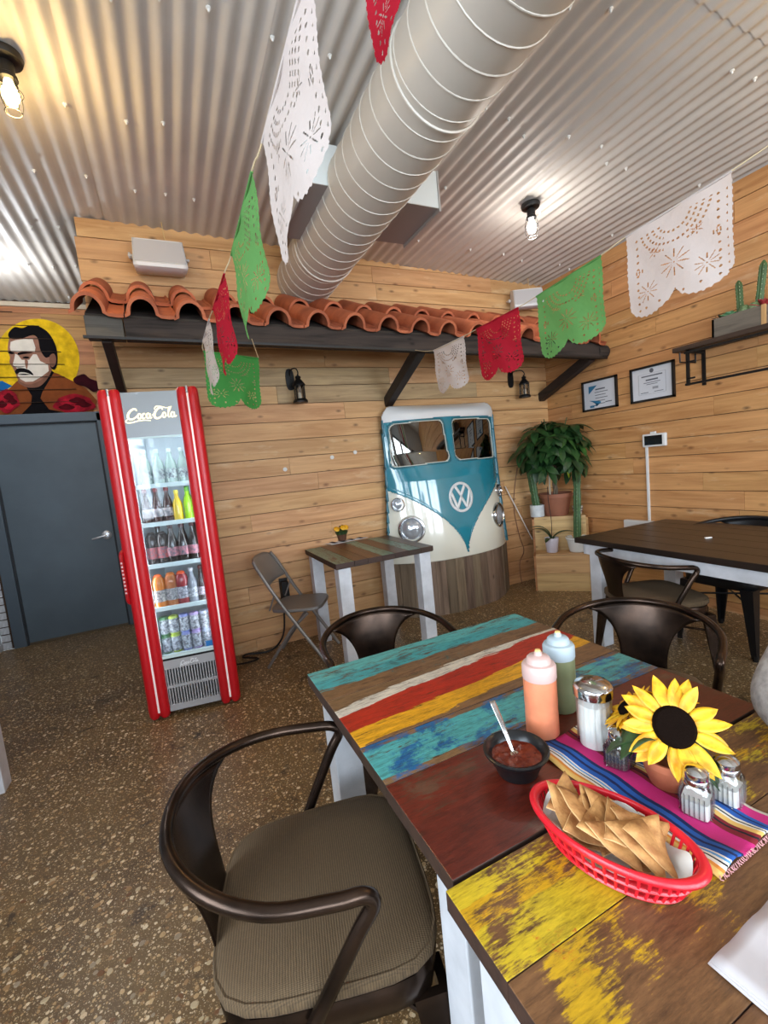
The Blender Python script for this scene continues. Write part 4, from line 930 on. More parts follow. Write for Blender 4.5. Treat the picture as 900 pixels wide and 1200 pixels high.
# basket
BR = plain('basket_red', (206, 26, 40), .3)
bk = thing('chip_basket', 'red plastic oval basket of tortilla chips on the yellow board', 'basket', (.537, .452, ZT_), math.radians(-73))
AX, AY = .121, .068
def ov(a, k, z): return (AX*k*math.cos(a), AY*k*math.sin(a), z)
NB = 46
link('rim', MB().grid(lambda u, v: ov(2*PI*u, 1.0+.075*math.cos(2*PI*v)*(1 if math.cos(2*PI*v) > 0 else .8), .050+.007*math.sin(2*PI*v)), 64, 10, wrap=True), BR, bk, sharp=80)
for k in range(NB):
    a = 2*PI*(k+.5)/NB
    link('basket_bar', MB().tube([ov(a, .80, .003), ov(a, .90, .026), ov(a, .965, .050)], .0024, 5), BR, bk)
for kk, z in ((.80, .004), (.89, .024)): link('basket_band', MB().tube([ov(2*PI*i/60, kk, z) for i in range(60)], .0032, 6, True), BR, bk)
link('basket_floor', MB().grid(lambda u, v: ov(2*PI*u, .80*v, .003), 48, 3, wrap=True), BR, bk, thick=.002)
pl = thing('paper_liner', 'white paper liner under the chips in the red basket', 'paper liner', (.537, .452, ZT_), math.radians(-73))
link('paper', MB().grid(lambda u, v: ov(2*PI*u, (.78*v if v < .7 else .546+(v-.7)*1.15), .006+max(0, v-.66)*.10*(1+.35*math.sin(5*2*PI*u)*(v > .8))), 60, 12, wrap=True), plain('paper_white', (232, 230, 224), .7), pl, sharp=80)
CHIP = plain('corn_chip', (202, 150, 90), .75, c2=(154, 100, 52), vscale=38, bmp=.8, bscale=140, vobj=5)
CHIPE = plain('corn_chip_edge', (214, 172, 116), .8)
BM = Matrix.Translation((.537, .452, ZT_)) @ Matrix.Rotation(math.radians(-73), 4, 'Z')
def chip_mesh(cv, sz, kind):
    mb = MB(); n = 8
    A, B_, C_ = Vector((-.5, -.33)), Vector((.5, -.38)), Vector((.06, .56))
    idx = {}; vs = []
    for i in range(n+1):
        for j in range(n+1-i):
            p = A + (B_-A)*(i/n) + (C_-A)*(j/n)
            edge = (i == 0) or (j == 0) or (i+j == n)
            x, y = p.x, p.y
            if kind: y -= .10*(1-4*x*x)*(j == 0)
            z = cv*(x*x*1.4-.15) + .12*cv*math.sin(5*y)+ .025*math.sin(9*x+4*y)
            idx[i, j] = len(vs); vs.append((x*sz, y*sz, z*sz))
    fs = []
    for i in range(n):
        for j in range(n-i):
            fs.append((idx[i, j], idx[i+1, j], idx[i, j+1]))
            if i+j < n-1: fs.append((idx[i+1, j], idx[i+1, j+1], idx[i, j+1]))
    mb.add(vs, fs)
    me = bpy.data.meshes.new('tortilla_chip'); me.from_pydata(mb.v, [], mb.f); me.polygons.foreach_set('use_smooth', [True]*len(me.polygons)); me.materials.append(CHIP); me.materials.append(CHIPE); return me
cm = [chip_mesh(.26, .090, 0), chip_mesh(-.28, .082, 1), chip_mesh(.42, .078, 1), chip_mesh(.12, .094, 0)]
random.seed(5)
spots = [(x, y, .020+.003*(q % 3), .0, .1*(-1)**q, rz, q % 4) for q, (x, y, rz) in enumerate(((-.035, .0, .2), (.0, -.002, 3.3), (.035, .002, 1.2)))]
for q in range(13):           # leaning on each other like fallen dominoes, each turned its own way
    spots.append((-.062+.0104*q, (.016, -.012, .004, -.017, .012)[q % 5]*(1-.5*abs(q-6)/6), .054+.003*(q % 3), random.uniform(-.22, .22), .46+random.uniform(-.12, .12), random.uniform(0, 6.2), (0, 3, 1, 0, 2)[q % 5]))
for x, y, z, rx, ry, rz, k in spots:
    o = bpy.data.objects.new('tortilla_chip', cm[k]); COL.objects.link(o); sc_ = .72 if z < .04 else .95
    o.matrix_world = BM @ Matrix.Translation((x, y, z)) @ Matrix.Rotation(ry, 4, 'Y') @ Matrix.Rotation(rx, 4, 'X') @ Matrix.Rotation(rz, 4, 'Z') @ Matrix.Diagonal((sc_, sc_, sc_, 1))
    q_ = o.modifiers.new('thick', 'SOLIDIFY'); q_.thickness = .0026; q_.material_offset_rim = 1
    tag(o, 'golden tortilla chip piled in the red oval basket', 'chip', 'tortilla chips in the red basket')
# napkin
np_ = thing('paper_napkin', 'folded white paper napkin lying on the yellow board table', 'napkin', (.603, .213, ZT_), math.radians(2))
for k in range(3): link('napkin_fold', MB().grid(lambda u, v: ((u-.5)*(.19-.004*k), (v-.5)*(.17-.004*k), .002+.0035*k+.002*math.sin(6*u+5*v)*(k == 2)+.0015*math.sin(17*u*v)), 12, 12), plain('napkin_white', (188, 182, 182), .9), np_, thick=.0015, sharp=80)
# sunflower in a clay pot
sf = thing('sunflower_pot', 'yellow artificial sunflowers in a small clay pot on the striped runner', 'flower pot', (.756, .500, ZT_))
TERRA = plain('terracotta', (172, 98, 66), .75, c2=(150, 80, 52), vscale=20)
link('pot', MB().lathe([(0, 0), (.030, 0), (.033, .004), (.042, .030), (.045, .046), (.048, .047), (.048, .060), (.044, .060), (.040, .050), (0, .048)], 30), TERRA, sf)
LEAF = plain('sunflower_leaf', (46, 74, 34), .5, var=.3, vscale=40)
PET = plain('petal_yellow', (236, 186, 34), .5, c2=(214, 140, 14), vscale=60)
def flower(c, nrm, R_, tilt_, nm='sunflower_head', rdisc=.036):
    Mx = Matrix.Translation(c) @ Vector(nrm).to_track_quat('Z', 'Y').to_matrix().to_4x4()
    h = link(nm, MB().lathe([(0, .010), (rdisc*.5, .0115), (rdisc*.85, .009), (rdisc, .002), (rdisc*.9, -.006), (0, -.010)], 24, Mx), plain('seed_disc', (20, 12, 8), 1.0, spec=.05, bmp=1.0, bscale=260), sf)
    for ring, n in ((0, 14), (1, 9)):
        for k in range(n):
            a = 2*PI*(k+.5*ring)/n + random.uniform(-.08, .08); Lp = (R_-rdisc*.9)*random.uniform(.85, 1.08); w = R_*.145*random.uniform(.85, 1.15); dr = random.uniform(-.10, .25)-ring*.15; tw = random.uniform(-.3, .3)
            def pf(u, v):
                wd = w*math.sin(PI*min(1, .12+.88*v))**.8*(1-.15*v); x = rdisc*.85+Lp*v; y = (u-.5)*2*wd
                return tuple(Mx @ (Matrix.Rotation(a, 4, 'Z') @ Vector((x, y, -.003*ring+dr*Lp*v*v + .25*abs(y)+tw*y*v))))
            link('petal', MB().grid(pf, 4, 6), PET, h, thick=.0006, sharp=80)
    return h
flower((.755, .488, ZT_+.118), (-.50, -.62, .60), .092, 0)
flower((.765, .585, ZT_+.105), (-.35, .55, .75), .062, 0, rdisc=.022)
flower((.835, .560, ZT_+.112), (.55, .35, .75), .060, 0, rdisc=.022)
for c, d in (((.755, .488, .108), 0), ((.765, .585, .10), 0), ((.835, .56, .108), 0)):
    link('stem', MB().tube([(0, 0, .045), ((c[0]-.756)*.5, (c[1]-.500)*.5, .085), (c[0]-.756, c[1]-.500, c[2])], .0035, 6), LEAF, sf)
for o in list(sf.children):            # flower heads were laid out in room space: bring them into the pot's frame
    if o.name.startswith('sunflower_head'):
        for q in [o] + list(o.children): q.data.transform(Matrix.Translation((-.756, -.500, -ZT_)))
for k, (a, zz, L_) in enumerate(((2.3, .07, .085), (2.7, .085, .07), (5.0, .05, .06), (.4, .08, .07), (5.5, .06, .06), (1.6, .075, .07), (2.0, .045, .05), (1.0, .085, .05))):
    def lf(u, v, a=a, zz=zz, L_=L_):
        x = .02+L_*v; y = (u-.5)*.052*math.sin(PI*(.08+.92*v))**.7; z = zz+.02*math.sin(PI*v)-.03*v*v+.3*abs(y)
        return (x*math.cos(a)-y*math.sin(a), x*math.sin(a)+y*math.cos(a), z)
    link('leaf', MB().grid(lf, 4, 7), LEAF, sf, thick=.0008, sharp=80)
# little centrepiece on the small table
p = onz(401, 634, .77)
mt = thing('table_doily', 'small black and white striped cloth on the small board table', 'table cloth', (p.x+.03, p.y-.01, .7715), .15)
link('cloth', MB().grid(lambda u, v: ((u-.5)*.36, (v-.5)*.16, .002+.003*math.sin(12*u)*math.sin(7*v)), 16, 8), plain('doily_cloth', (224, 222, 220), .9), mt, thick=.002)
for k in range(4): link('stripe', MB().bb((-.17+.085*k+.02, -.075, .006), (-.17+.085*k+.055, .075, .0075)), plain('doily_stripe', (52, 48, 60), .9), mt, smooth=False)
fp = thing('small_flower_pot', 'little pot of yellow flowers on the striped cloth by the plank wall', 'flower pot', (p.x, p.y, .776))
link('pot', MB().lathe([(0, 0), (.035, 0), (.045, .05), (.05, .06), (.04, .06), (0, .05)], 16), plain('pot_brown', (92, 58, 40), .7), fp)
link('foliage', MB().lathe([(0, .05), (.05, .055), (.06, .08), (.04, .10), (0, .11)], 12), LEAF, fp)
for k in range(7):
    a = k*2.4; r = .02+.035*((k*37) % 10)/10; c = Vector((r*math.cos(a), r*math.sin(a)-.02, .105+.02*((k*53) % 10)/10))
    hd_ = link('bloom', MB().lathe([(0, .0), (.010, .004), (.024, -.002), (.026, 0), (.010, .008), (0, .008)], 10, Tr(c.x, c.y, c.z, rx=.9)), PET, fp)
    if k % 3 == 0: link('bloom_centre', MB().lathe([(0, .006), (.012, .008), (0, .014)], 8, Tr(c.x, c.y-.003, c.z, rx=.9)), plain('seed_disc', (20, 12, 8), 1.0, spec=.05), hd_)

# ================================================================ cut paper banners
def holes(u, v, k):
    """True where the paper is cut away. u across, v down (0..1)"""
    if v < .07 or u < .04 or u > .96: return False
    def ros(cu, cv, R_, n, r0=.2):
        du, dv = u-cu, (v-cv); r = math.hypot(du, dv)
        if r > R_: return False
        if r < .010: return True
        if r < R_*r0: return False
        a = (math.atan2(dv, du)/(2*PI)*n) % 1
        f = (r/R_-r0)/(1-r0); return abs(a-.5) < .17*math.sin(PI*f)**.6*(.5/(r/R_+.2))
    for c in ((.5, .56, .15, 10), (.22, .72, .115, 10), (.78, .72, .115, 10), (.30, .34, .06, 6), (.70, .34, .06, 6)):
        if ros(*c): return True
    d = math.hypot(u-.5, v-.06)
    for i, R_ in enumerate((.16, .215, .27, .33)):
        if abs(d-R_) < .011 and v > .09 and (math.atan2(v-.06, u-.5)/PI*(11+4*i)) % 1 < .5 and (i % 2 == 0 or abs(u-.5) > .1): return True
    for cu in (.13, .87):
        for q in range(3):
            if abs(u-cu-.03*(q-1)) < .008*(1-abs((v-.46)/.035)) : return True
    uu, vv = (u*13) % 1, (v*13) % 1
    if math.hypot(uu-.5, vv-.5) < .17 and int(u*13)*7 % 5 < 3 and (v > .82 or u < .16 or u > .84) and v < .9: return True
    return False
def edge_ok(u, v):
    s = .5+.5*abs(math.sin(u*PI*2.0))**.7          # two deep lobes, small scallops along them
    low = .80+.19*math.sqrt(max(0, 1-((u % .5)/.25-1)**2)) - .018*abs(math.sin(u*PI*16))
    sd = .006*abs(math.sin(v*PI*14))
    return v < low and sd < u < 1-sd
def banner(label, col, P0, P1, h, group, res=120, sway=(0, 0), cr=.015, name='paper_banner', ph=0):
    P0, P1 = Vector(P0), Vector(P1); mid = (P0+P1)/2
    t = thing(name, label, 'banner', mid, 0, group); w = (P1-P0)
    nrm = Vector((w.y, -w.x, 0)).normalized()
    def f(u, v):
        p = P0-mid+w*u + Vector((0, 0, -h*v)) + nrm*(cr*math.cos(2*PI*(u+ph))*v + .004*math.sin(13*u+9*v) + .5*cr*(1 if abs(u-.5) < .02 else 0)*0)
        p += Vector((sway[0], sway[1], 0))*v*v
        return tuple(p)
    mb = MB().grid(f, res, res, lambda u, v: edge_ok(u, v) and not holes(u, v, 0))
    used = sorted({i for q in mb.f for i in q}); mp = {o: i for i, o in enumerate(used)}
    mb.v = [mb.v[i] for i in used]; mb.f = [tuple(mp[i] for i in q) for q in mb.f]
    m = _cache.get(('tissue', col))
    if not m:
        m, N, L, B = newmat('tissue_paper'); N.remove(B)
        d = N.new('ShaderNodeBsdfDiffuse'); d.inputs[0].default_value = rgba(col); tr = N.new('ShaderNodeBsdfTranslucent'); tr.inputs[0].default_value = rgba(col)
        v_, _ = coords(N, L); bn = N.new('ShaderNodeBump'); bn.inputs['Strength'].default_value = .35; bn.inputs['Distance'].default_value = .01; L.new(noise(N, L, v_, 22, 4), bn.inputs['Height']); L.new(bn.outputs[0], d.inputs['Normal'])
        mx = N.new('ShaderNodeMixShader'); mx.inputs[0].default_value = .35; L.new(d.outputs[0], mx.inputs[1]); L.new(tr.outputs[0], mx.inputs[2]); L.new(mx.outputs[0], N['Material Output'].inputs[0])
        _cache[('tissue', col)] = m
    link('paper_sheet', mb, m, t, fixn=False, sharp=80)
    link('hem', MB().tube([tuple(P0-mid+w*(i/8)+Vector((0, 0, .002))) for i in range(9)], .004, 6), m, t)
    return t
WH, GR, RD = (204, 193, 187), (102, 156, 90), (176, 38, 54)
GRP = 'cut paper banners on the string beside the plank wall'
GLF = 'cut paper banners on the string above the fridge'
Rs = [(1.79, .905, 2.235), (1.735, 1.250, 2.185), (1.72, 1.350, 2.160), (1.69, 1.690, 2.118), (1.68, 1.800, 2.106), (1.65, 2.110, 2.092), (1.64, 2.215, 2.085), (1.62, 2.52, 2.083)]
banner('large white cut paper banner hanging before the succulent planter', WH, Rs[0], Rs[1], .335, GRP, 150)
banner('light green cut paper banner between the white and red banners by the plank wall', GR, Rs[2], Rs[3], .315, GRP, 120)
banner('red cut paper banner hanging under the awning tiles above the van front', RD, Rs[4], Rs[5], .300, GRP, 100)
banner('small white cut paper banner tied to the awning beam above the van front', WH, Rs[6], Rs[7], .285, GRP, 90)
tag(link('banner_string', MB().tube(spline([(1.98, -.2, 2.62), (1.86, .55, 2.34)] + [tuple(Vector(p)+Vector((0, 0, .003))) for p in Rs] + [(1.705, 2.895, 2.19)], 3), .0022, 5), plain('string', (196, 176, 140), .8)), 'thin string holding banners from awning beam toward the black table', 'string')
Ls = [(.352, .855, 2.320), (.306, 1.150, 2.192), (.293, 1.235, 2.176), (.278, 1.600, 2.130), (.262, 1.690, 2.108), (.246, 2.000, 2.090), (.238, 2.10, 2.086), (.222, 2.34, 2.055)]
banner('large white cut paper banner hanging beside the round duct', WH, Ls[0], Ls[1], .315, GLF, 150, cr=.014)
banner('green cut paper banner hanging before the awning tiles near the duct', GR, Ls[2], Ls[3], .300, GLF, 120, cr=.014)
banner('narrow red cut paper banner hanging over the awning beam near the fridge', RD, Ls[4], Ls[5], .285, GLF, 100, cr=.012)
banner('white cut paper banner seen edge on beside the crumpled green one', WH, Ls[6], Ls[7], .265, GLF, 90, cr=.010)
banner('crumpled green cut paper banner at the end of its string, left of the lantern', (70, 142, 70), (.225, 2.40, 2.03), (.50, 2.47, 2.015), .27, GLF, 100, cr=.04, ph=.5)
tag(link('banner_string', MB().tube(spline([(.47, .2, 2.60), (.40, .6, 2.42)] + [tuple(Vector(p)+Vector((0, 0, .003))) for p in Ls] + [(.223, 2.39, 2.038)], 3)+[Vector((.225, 2.40, 2.033)), Vector((.50, 2.47, 2.018)), Vector((.56, 2.895, 2.24))], .0022, 5), plain('string', (196, 176, 140), .8)), 'thin string holding banners from awning beam over the fridge side', 'string')
banner('red cut paper banner hanging close under the near end of the duct', RD, (.60, .74, 2.60), (.545, 1.01, 2.545), .255, 'cut paper banner by the duct', 110)

# ================================================================ caged ceiling lamps
def lamp(label, x, y, col, power, er, warm):
    z = zc(x)+.004
    t = thing('caged_lamp', label, 'lamp', (x, y, z))
    link('canopy', MB().lathe([(.062, 0), (.066, -.012), (.060, -.028), (.034, -.034), (.030, -.036), (0, -.036)], 28), BLACKIRON, t)
    link('socket', MB().lathe([(.026, -.03), (.030, -.045), (.028, -.08), (.034, -.085), (.034, -.10), (0, -.10)], 20), BLACKIRON, t)
    m = plain('bulb_%s' % warm, col, .3, emit=(col, er))
    link('bulb', MB().lathe([(.013, -.095), (.018, -.115), (.030, -.145), (.031, -.165), (.022, -.190), (0, -.198)], 20), m, t)
    cg = link('cage', MB().tube([(.034*math.cos(a), .034*math.sin(a), -.096) for a in [2*PI*k/20 for k in range(20)]], .0022, 5, True), BLACKIRON, t)
    for zz, r in ((-.15, .044), (-.225, .030)):
        link('cage_ring', MB().tube([(r*math.cos(a), r*math.sin(a), zz) for a in [2*PI*k/24 for k in range(24)]], .0018, 5, True), BLACKIRON, cg)
    for k in range(4):
        a = PI/4+k*PI/2; link('cage_wire', MB().tube(spline([(r*math.cos(a), r*math.sin(a), zz) for r, zz in ((.034, -.098), (.044, -.15), (.043, -.19), (.030, -.225))], 4), .0018, 5), BLACKIRON, cg)
    l = bpy.data.lights.new('lamp_light', 'POINT'); l.energy = power; l.color = lin(col); l.shadow_soft_size = .03
    o = bpy.data.objects.new('lamp_light', l); COL.objects.link(o); o.parent = t; o.location = (0, 0, -.215)
    return t
lamp('caged ceiling lamp with a cool white bulb between duct and right plank wall', 2.54, 2.54, (255, 250, 244), 9, 26, 'cool')
lamp('caged ceiling lamp with a warm yellow bulb over the way to the fridge', -.385, 2.44, (255, 214, 140), 12, 24, 'warm')
lamp('caged ceiling lamp with a cool white bulb before the mural', -1.02, 4.42, (246, 250, 255), 20, 14, 'cold')
lamp('caged ceiling lamp with a warm yellow bulb over the black table end', 2.62, .55, (255, 214, 140), 12, 24, 'warm')
# ================================================================ speakers
def speaker(label, c, rz, w=.32, h=.20):
    t = thing('wall_speaker', label, 'speaker', (c[0], c[1], c[2]), rz, rx=.25)
    prof = [(.10, .5*h), (.0, .5*h), (-.078, -.22*h), (-.092, -.27*h), (-.090, -.36*h), (-.06, -.45*h), (.02, -.5*h), (.10, -.5*h)]
    wd = [.93, .93, .99, 1.0, 1.0, .97, .92, .92]
    link('speaker_body', MB().grid(lambda u, v: ((u-.5)*w*wd[int(round(v*7))], *prof[int(round(v*7))]), 10, 7), WHITEPLASTIC, t, thick=.005, sharp=50)
    for sx in (-1, 1): link('end_cap', MB().add([(sx*w*.5*(q-.004), a, b) for q, (a, b) in zip(wd, prof)], [tuple(range(8))]), WHITEPLASTIC, t, smooth=False, thick=.004)
    link('grille', MB().grid(lambda u, v: ((u-.5)*w*(.90+.05*v), -.004-.078*v*.96-.006, .5*h-.72*h*v*.96-.006), 1, 1), plain('speaker_grille', (186, 182, 180), .7), t, smooth=False, thick=.004)
    link('bracket', MB().tube([(-w*.5, .04, 0), (-w*.5-.02, .04, 0), (-w*.5-.02, .14, 0), (w*.5+.02, .14, 0), (w*.5+.02, .04, 0), (w*.5, .04, 0)], .009, 6), plain('bracket_white', (196, 194, 190), .5), t)
    link('knob', MB().lathe([(.018, 0), (.018, .012), (0, .014)], 12, Tr(-w*.5-.012, .04, 0, ry=-PI/2)), plain('bracket_white', (196, 194, 190), .5), t)
    link('wire', MB().tube([(.06, .10, h/2), (.05, .13, h/2+.05), (.045, .15, h/2+.16)], .003, 5), plain('wire_cream', (206, 176, 120), .6), t)
speaker('white wall speaker on the plank wall above the awning by the duct', (.132, YB-.165, 2.95), 0, .33, .20)
speaker('white wall speaker tilted above the awning near the room corner', (3.38, YB-.185, 2.86), -.45, .30, .18)
# ================================================================ lanterns
def lantern(label, px, py, hk):
    p = ony(px, py, YB-.005); t = thing('wall_lantern', label, 'lantern', (p.x, YB-.004, p.z))
    link('back_plate', MB().prism([(q[0]*.034, q[1]*.085) for q in sq(1, 3, 20)], 0, .012, Matrix(((1, 0, 0, 0), (0, 0, -1, 0), (0, 1, 0, .02), (0, 0, 0, 1)))), BLACKIRON, t)
    link('hook', MB().tube(spline([(0, -.01, .05), (.0, -.06, .085), (hk, -.11, .085), (hk*1.5, -.125, .055), (hk*1.4, -.12, .03)], 5), .005, 6), BLACKIRON, t)
    b = Vector((hk*1.4, -.12, -.01))
    top = link('lantern_roof', MB().lathe([(.006, .045), (.010, .035), (.022, .030), (.024, .020), (.018, .012), (.030, -.005), (.052, -.035), (.052, -.042), (0, -.042)], 12, Tr(*b)), BLACKIRON, t)
    link('lantern_base', MB().lathe([(0, -.175), (.058, -.175), (.060, -.165), (.052, -.150), (.046, -.145), (0, -.145)], 12, Tr(*b)), BLACKIRON, t)
    for k in range(4):
        a = PI/4+k*PI/2; x, y = .044*math.cos(a), .044*math.sin(a); x2, y2 = .044*math.cos(a+PI/2), .044*math.sin(a+PI/2)
        link('post', MB().tube([(b.x+x, b.y+y, b.z-.04), (b.x+x, b.y+y, b.z-.15)], .005, 5), BLACKIRON, t)
        link('cross_wire', MB().tube([(b.x+x, b.y+y, b.z-.045), (b.x+x2, b.y+y2, b.z-.145)], .0022, 4), BLACKIRON, t)
    link('lantern_glass', MB().lathe([(.038, -.145), (.038, -.042)], 12, Tr(*b)), glassy('lantern_pane', (.8, .78, .74), .15), t)
    link('candle', MB().lathe([(.016, -.145), (.016, -.095), (0, -.093)], 10, Tr(*b)), plain('candle_wax', (226, 216, 196), .5), t)
lantern('black iron candle lantern on the plank wall left of the camper van front', 340, 448, .025)
lantern('black iron candle lantern between the camper van front and the leafy plant', 598, 447, .05)

# ================================================================ right wall: framed papers, shelf, screen
FRAME = plain('frame_black', (20, 19, 20), .4)
INK = plain('ink_grey', (96, 98, 106), .7)
def framed(label, y0, y1, z0, z1, logo):
    t = thing('framed_certificate', label, 'picture frame', (XR-.004, (y0+y1)/2, (z0+z1)/2)); w, h = abs(y1-y0)/2, (z1-z0)/2; b = .018
    for q, (a, c, e, f) in enumerate(((-w, w, h-b, h), (-w, w, -h, -h+b), (-w, -w+b, -h, h), (w-b, w, -h, h))): link('frame_bar', MB().bb((-.022, a, e), (0, c, f)), FRAME, t, smooth=False)
    pg = link('paper', MB().bb((-.008, -w+b, -h+b), (-.002, w-b, h-b)), plain('certificate_paper', (206, 208, 214), .6), t, smooth=False)
    def pr(y, z, ww, hh, m=INK): link('print_line', MB().bb((-.0095, y-ww/2, z-hh/2), (-.008, y+ww/2, z+hh/2)), m, pg, smooth=False)
    # +y is to the viewer's left on this wall
    if logo:
        bl = plain('print_blue', (40, 112, 150), .6)
        link('print_corner', MB().add([(-.0095, w*.62, h*.62), (-.0095, w*.12, h*.62), (-.0095, w*.62, h*.12)], [(0, 1, 2)]), bl, pg, smooth=False, thick=.001)
        link('print_swoosh', MB().grid(lambda u, v: (-.0095, w*.62-w*.7*math.sin(PI*u*.9)*(1-.35*v*math.sin(PI*u)), -h*.30-h*.38*u*(1-.0*v)-.03*v*math.sin(PI*u)), 14, 2), bl, pg, thick=.001)
        for k in range(6): pr(-w*.05-.01*(k % 2), h*.35-.027*k, w*(.55, .75, .6, .7, .5, .4)[k], .006 if k else .012)
        pr(-w*.5, -h*.55, w*.35, .008); pr(w*.45, -h*.72, w*.25, .02, bl)
    else:
        for a, c, e, f in ((-w*.62, w*.62, h*.55, h*.56), (-w*.62, w*.62, -h*.60, -h*.59), (-w*.62, -w*.61, -h*.6, h*.56), (w*.61, w*.62, -h*.6, h*.56)): link('print_border', MB().bb((-.0095, a, e), (-.008, c, f)), plain('ink_pale', (150, 152, 158), .7), pg, smooth=False)
        link('print_crest', MB().lathe([(.018, 0), (.018, .0015), (0, .0015)], 12, Tr(-.008, 0, h*.70, ry=-PI/2)), INK, pg)
        for z, ww, hh in ((h*.42, w*.95, .010), (h*.20, w*.55, .012), (h*.05, w*.75, .005), (-h*.05, w*.5, .005)): pr(0, z, ww, hh)
        pr(-w*.15, -h*.28, w*.25, .02, plain('ink_pale', (150, 152, 158), .7)); pr(w*.35, -h*.50, w*.35, .005); pr(-w*.3, -h*.50, w*.4, .005)
framed('black framed certificate with a blue corner and swoosh above the leafy plant', 2.83, 3.21, 1.705, 1.99, True)
framed('black framed certificate with a crest beside the wall shelf', 2.316, 2.698, 1.703, 1.996, False)
sh = thing('wall_shelf', 'dark wooden wall shelf on black iron brackets above the black table', 'shelf', (XR-.004, 1.6, 2.02))
link('shelf_board', MB().bb((-.22, -.55, -.012), (0, .60, .022)), wood('shelf_dark', 1, (62, 42, 30), (36, 24, 18), vary=.05, knot=(20, 14, 10)), sh, smooth=False, bevel=.003)
for y in (.50, -.45):
    b = MB(); b.bb((-.012, y-.012, -.27), (0, y+.012, -.01)); link('bracket_upright', b, BLACKIRON, sh, smooth=False)
    link('bracket_arm', MB().bb((-.21, y-.009, -.035), (0, y+.009, -.012)), BLACKIRON, sh, smooth=False)
    link('bracket_drop', MB().bb((-.21, y-.009, -.27), (-.19, y+.009, -.012)), BLACKIRON, sh, smooth=False)
    for z in (-.10, -.22): link('bracket_peg', MB().bb((-.21, y-.05, z-.006), (-.20, y, z+.006)), BLACKIRON, sh, smooth=False)
    link('bracket_loop', MB().tube([(-.21, y+.05, -.02), (-.21, y+.05, -.09), (-.02, y+.05, -.09), (-.02, y+.05, -.02)], .006, 5), BLACKIRON, sh)
for z, x in ((-.26, -.20), (-.03, -.205)): link('shelf_rail', MB().bb((x-.007, -.50, z-.008), (x+.007, .52, z+.008)), BLACKIRON, sh, smooth=False)
# planter box with cactus and succulents
px0 = XR-.115
pb = thing('planter_box', 'grey weathered wood planter box of cactus and succulents on the wall shelf', 'planter', (px0, 1.78, 2.042))
GW = wood('grey_barn', 1, (118, 108, 98), (78, 70, 62), knot=(46, 40, 36), vary=.12, rough=.85)
L2, W2, H2 = .155, .085, .125
for a, c in (((-W2, -L2, 0), (-W2+.014, L2, H2)), ((W2-.014, -L2, 0), (W2, L2, H2)), ((-W2, -L2, 0), (W2, -L2+.014, H2)), ((-W2, L2-.014, 0), (W2, L2, H2))): link('box_side', MB().bb(a, c), GW, pb, smooth=False)
link('corner_batten', MB().bb((-W2-.004, -L2-.004, 0), (-W2+.016, -L2+.016, H2+.001)), plain('pale_batten', (190, 150, 100), .7), pb, smooth=False)
link('soil', MB().bb((-W2+.01, -L2+.01, .02), (W2-.01, L2-.01, H2-.012)), plain('soil', (48, 36, 26), .95), pb, smooth=False)
CACT = plain('cactus_green', (66, 100, 54), .5, var=.2, vscale=30)
def ribbed(x, y, z, h, r, ribs=6, lean=(0, 0), n=36, seg=14, pinch=()):
    def f(u, v):
        a = 2*PI*u; rr = r*(.72+.28*abs(math.cos(ribs*a/2)))*min(1, (1-v)*8+.05)**.5*(1-.25*sum(math.exp(-((v-q)/.025)**2) for q in pinch))
        return (x+lean[0]*v+rr*math.cos(a), y+lean[1]*v+rr*math.sin(a), z+h*v)
    return MB().grid(f, n, seg, wrap=True)
SPN = plain('cactus_spine', (206, 200, 170), .6)
def spines(x, y, z, h, r, ribs, lean, k=10):
    s = MB()
    for i in range(ribs):
        a = 2*PI*i/ribs
        for j in range(k):
            v = (j+.5)/k*.95; s.lathe([(0, -.003), (.003, 0), (0, .003)], 4, Tr(x+lean[0]*v+r*math.cos(a), y+lean[1]*v+r*math.sin(a), z+h*v))
    return s
for x, y, h, r, ln in ((-.01, .015, .24, .021, (0, .01)), (-.01, -.085, .31, .023, (.0, -.035))):
    c = link('cactus_column', ribbed(x, y, H2-.02, h, r, 5, ln, pinch=(.45,)), CACT, pb); s = link('spines', spines(x, y, H2-.02, h, r, 5, ln), SPN, c); s['kind'] = 'stuff'
for x, y, r in ((-.035, -.02, .034), (-.035, -.075, .034)): link('round_cactus', MB().lathe([(r*.6, H2-.03), (r, H2-.005), (r*.95, H2+.02), (r*.55, H2+.04), (0, H2+.045)], 24, Tr(x, y, 0)), plain('pale_cactus', (124, 146, 104), .6, c2=(70, 100, 62), vscale=80), pb)
def rosette(x, y, z, n, L_, w, mat, up, nm):
    for k in range(n):
        a = k*2.4; e = .35+up*(k/n); l2 = L_*(1-.35*k/n)
        def f(u, v):
            xx = l2*v*math.cos(e); zz = l2*v*math.sin(e); yy = (u-.5)*w*math.sin(PI*(.15+.85*v))**.7
            return (x+xx*math.cos(a)-yy*math.sin(a), y+xx*math.sin(a)+yy*math.cos(a), z+zz+abs(yy)*.4)
        link(nm, MB().grid(f, 3, 5), mat, pb, thick=.003)
rosette(-.03, .075, H2-.01, 11, .065, .045, plain('succulent_green', (92, 140, 98), .45), .9, 'succulent_leaf')
rosette(-.01, .13, H2-.01, 12, .07, .016, plain('succulent_dark', (60, 40, 34), .5), .9, 'spiky_leaf')
rosette(-.02, -.125, H2-.01, 14, .095, .022, plain('succulent_red', (150, 44, 46), .5), .9, 'red_leaf')
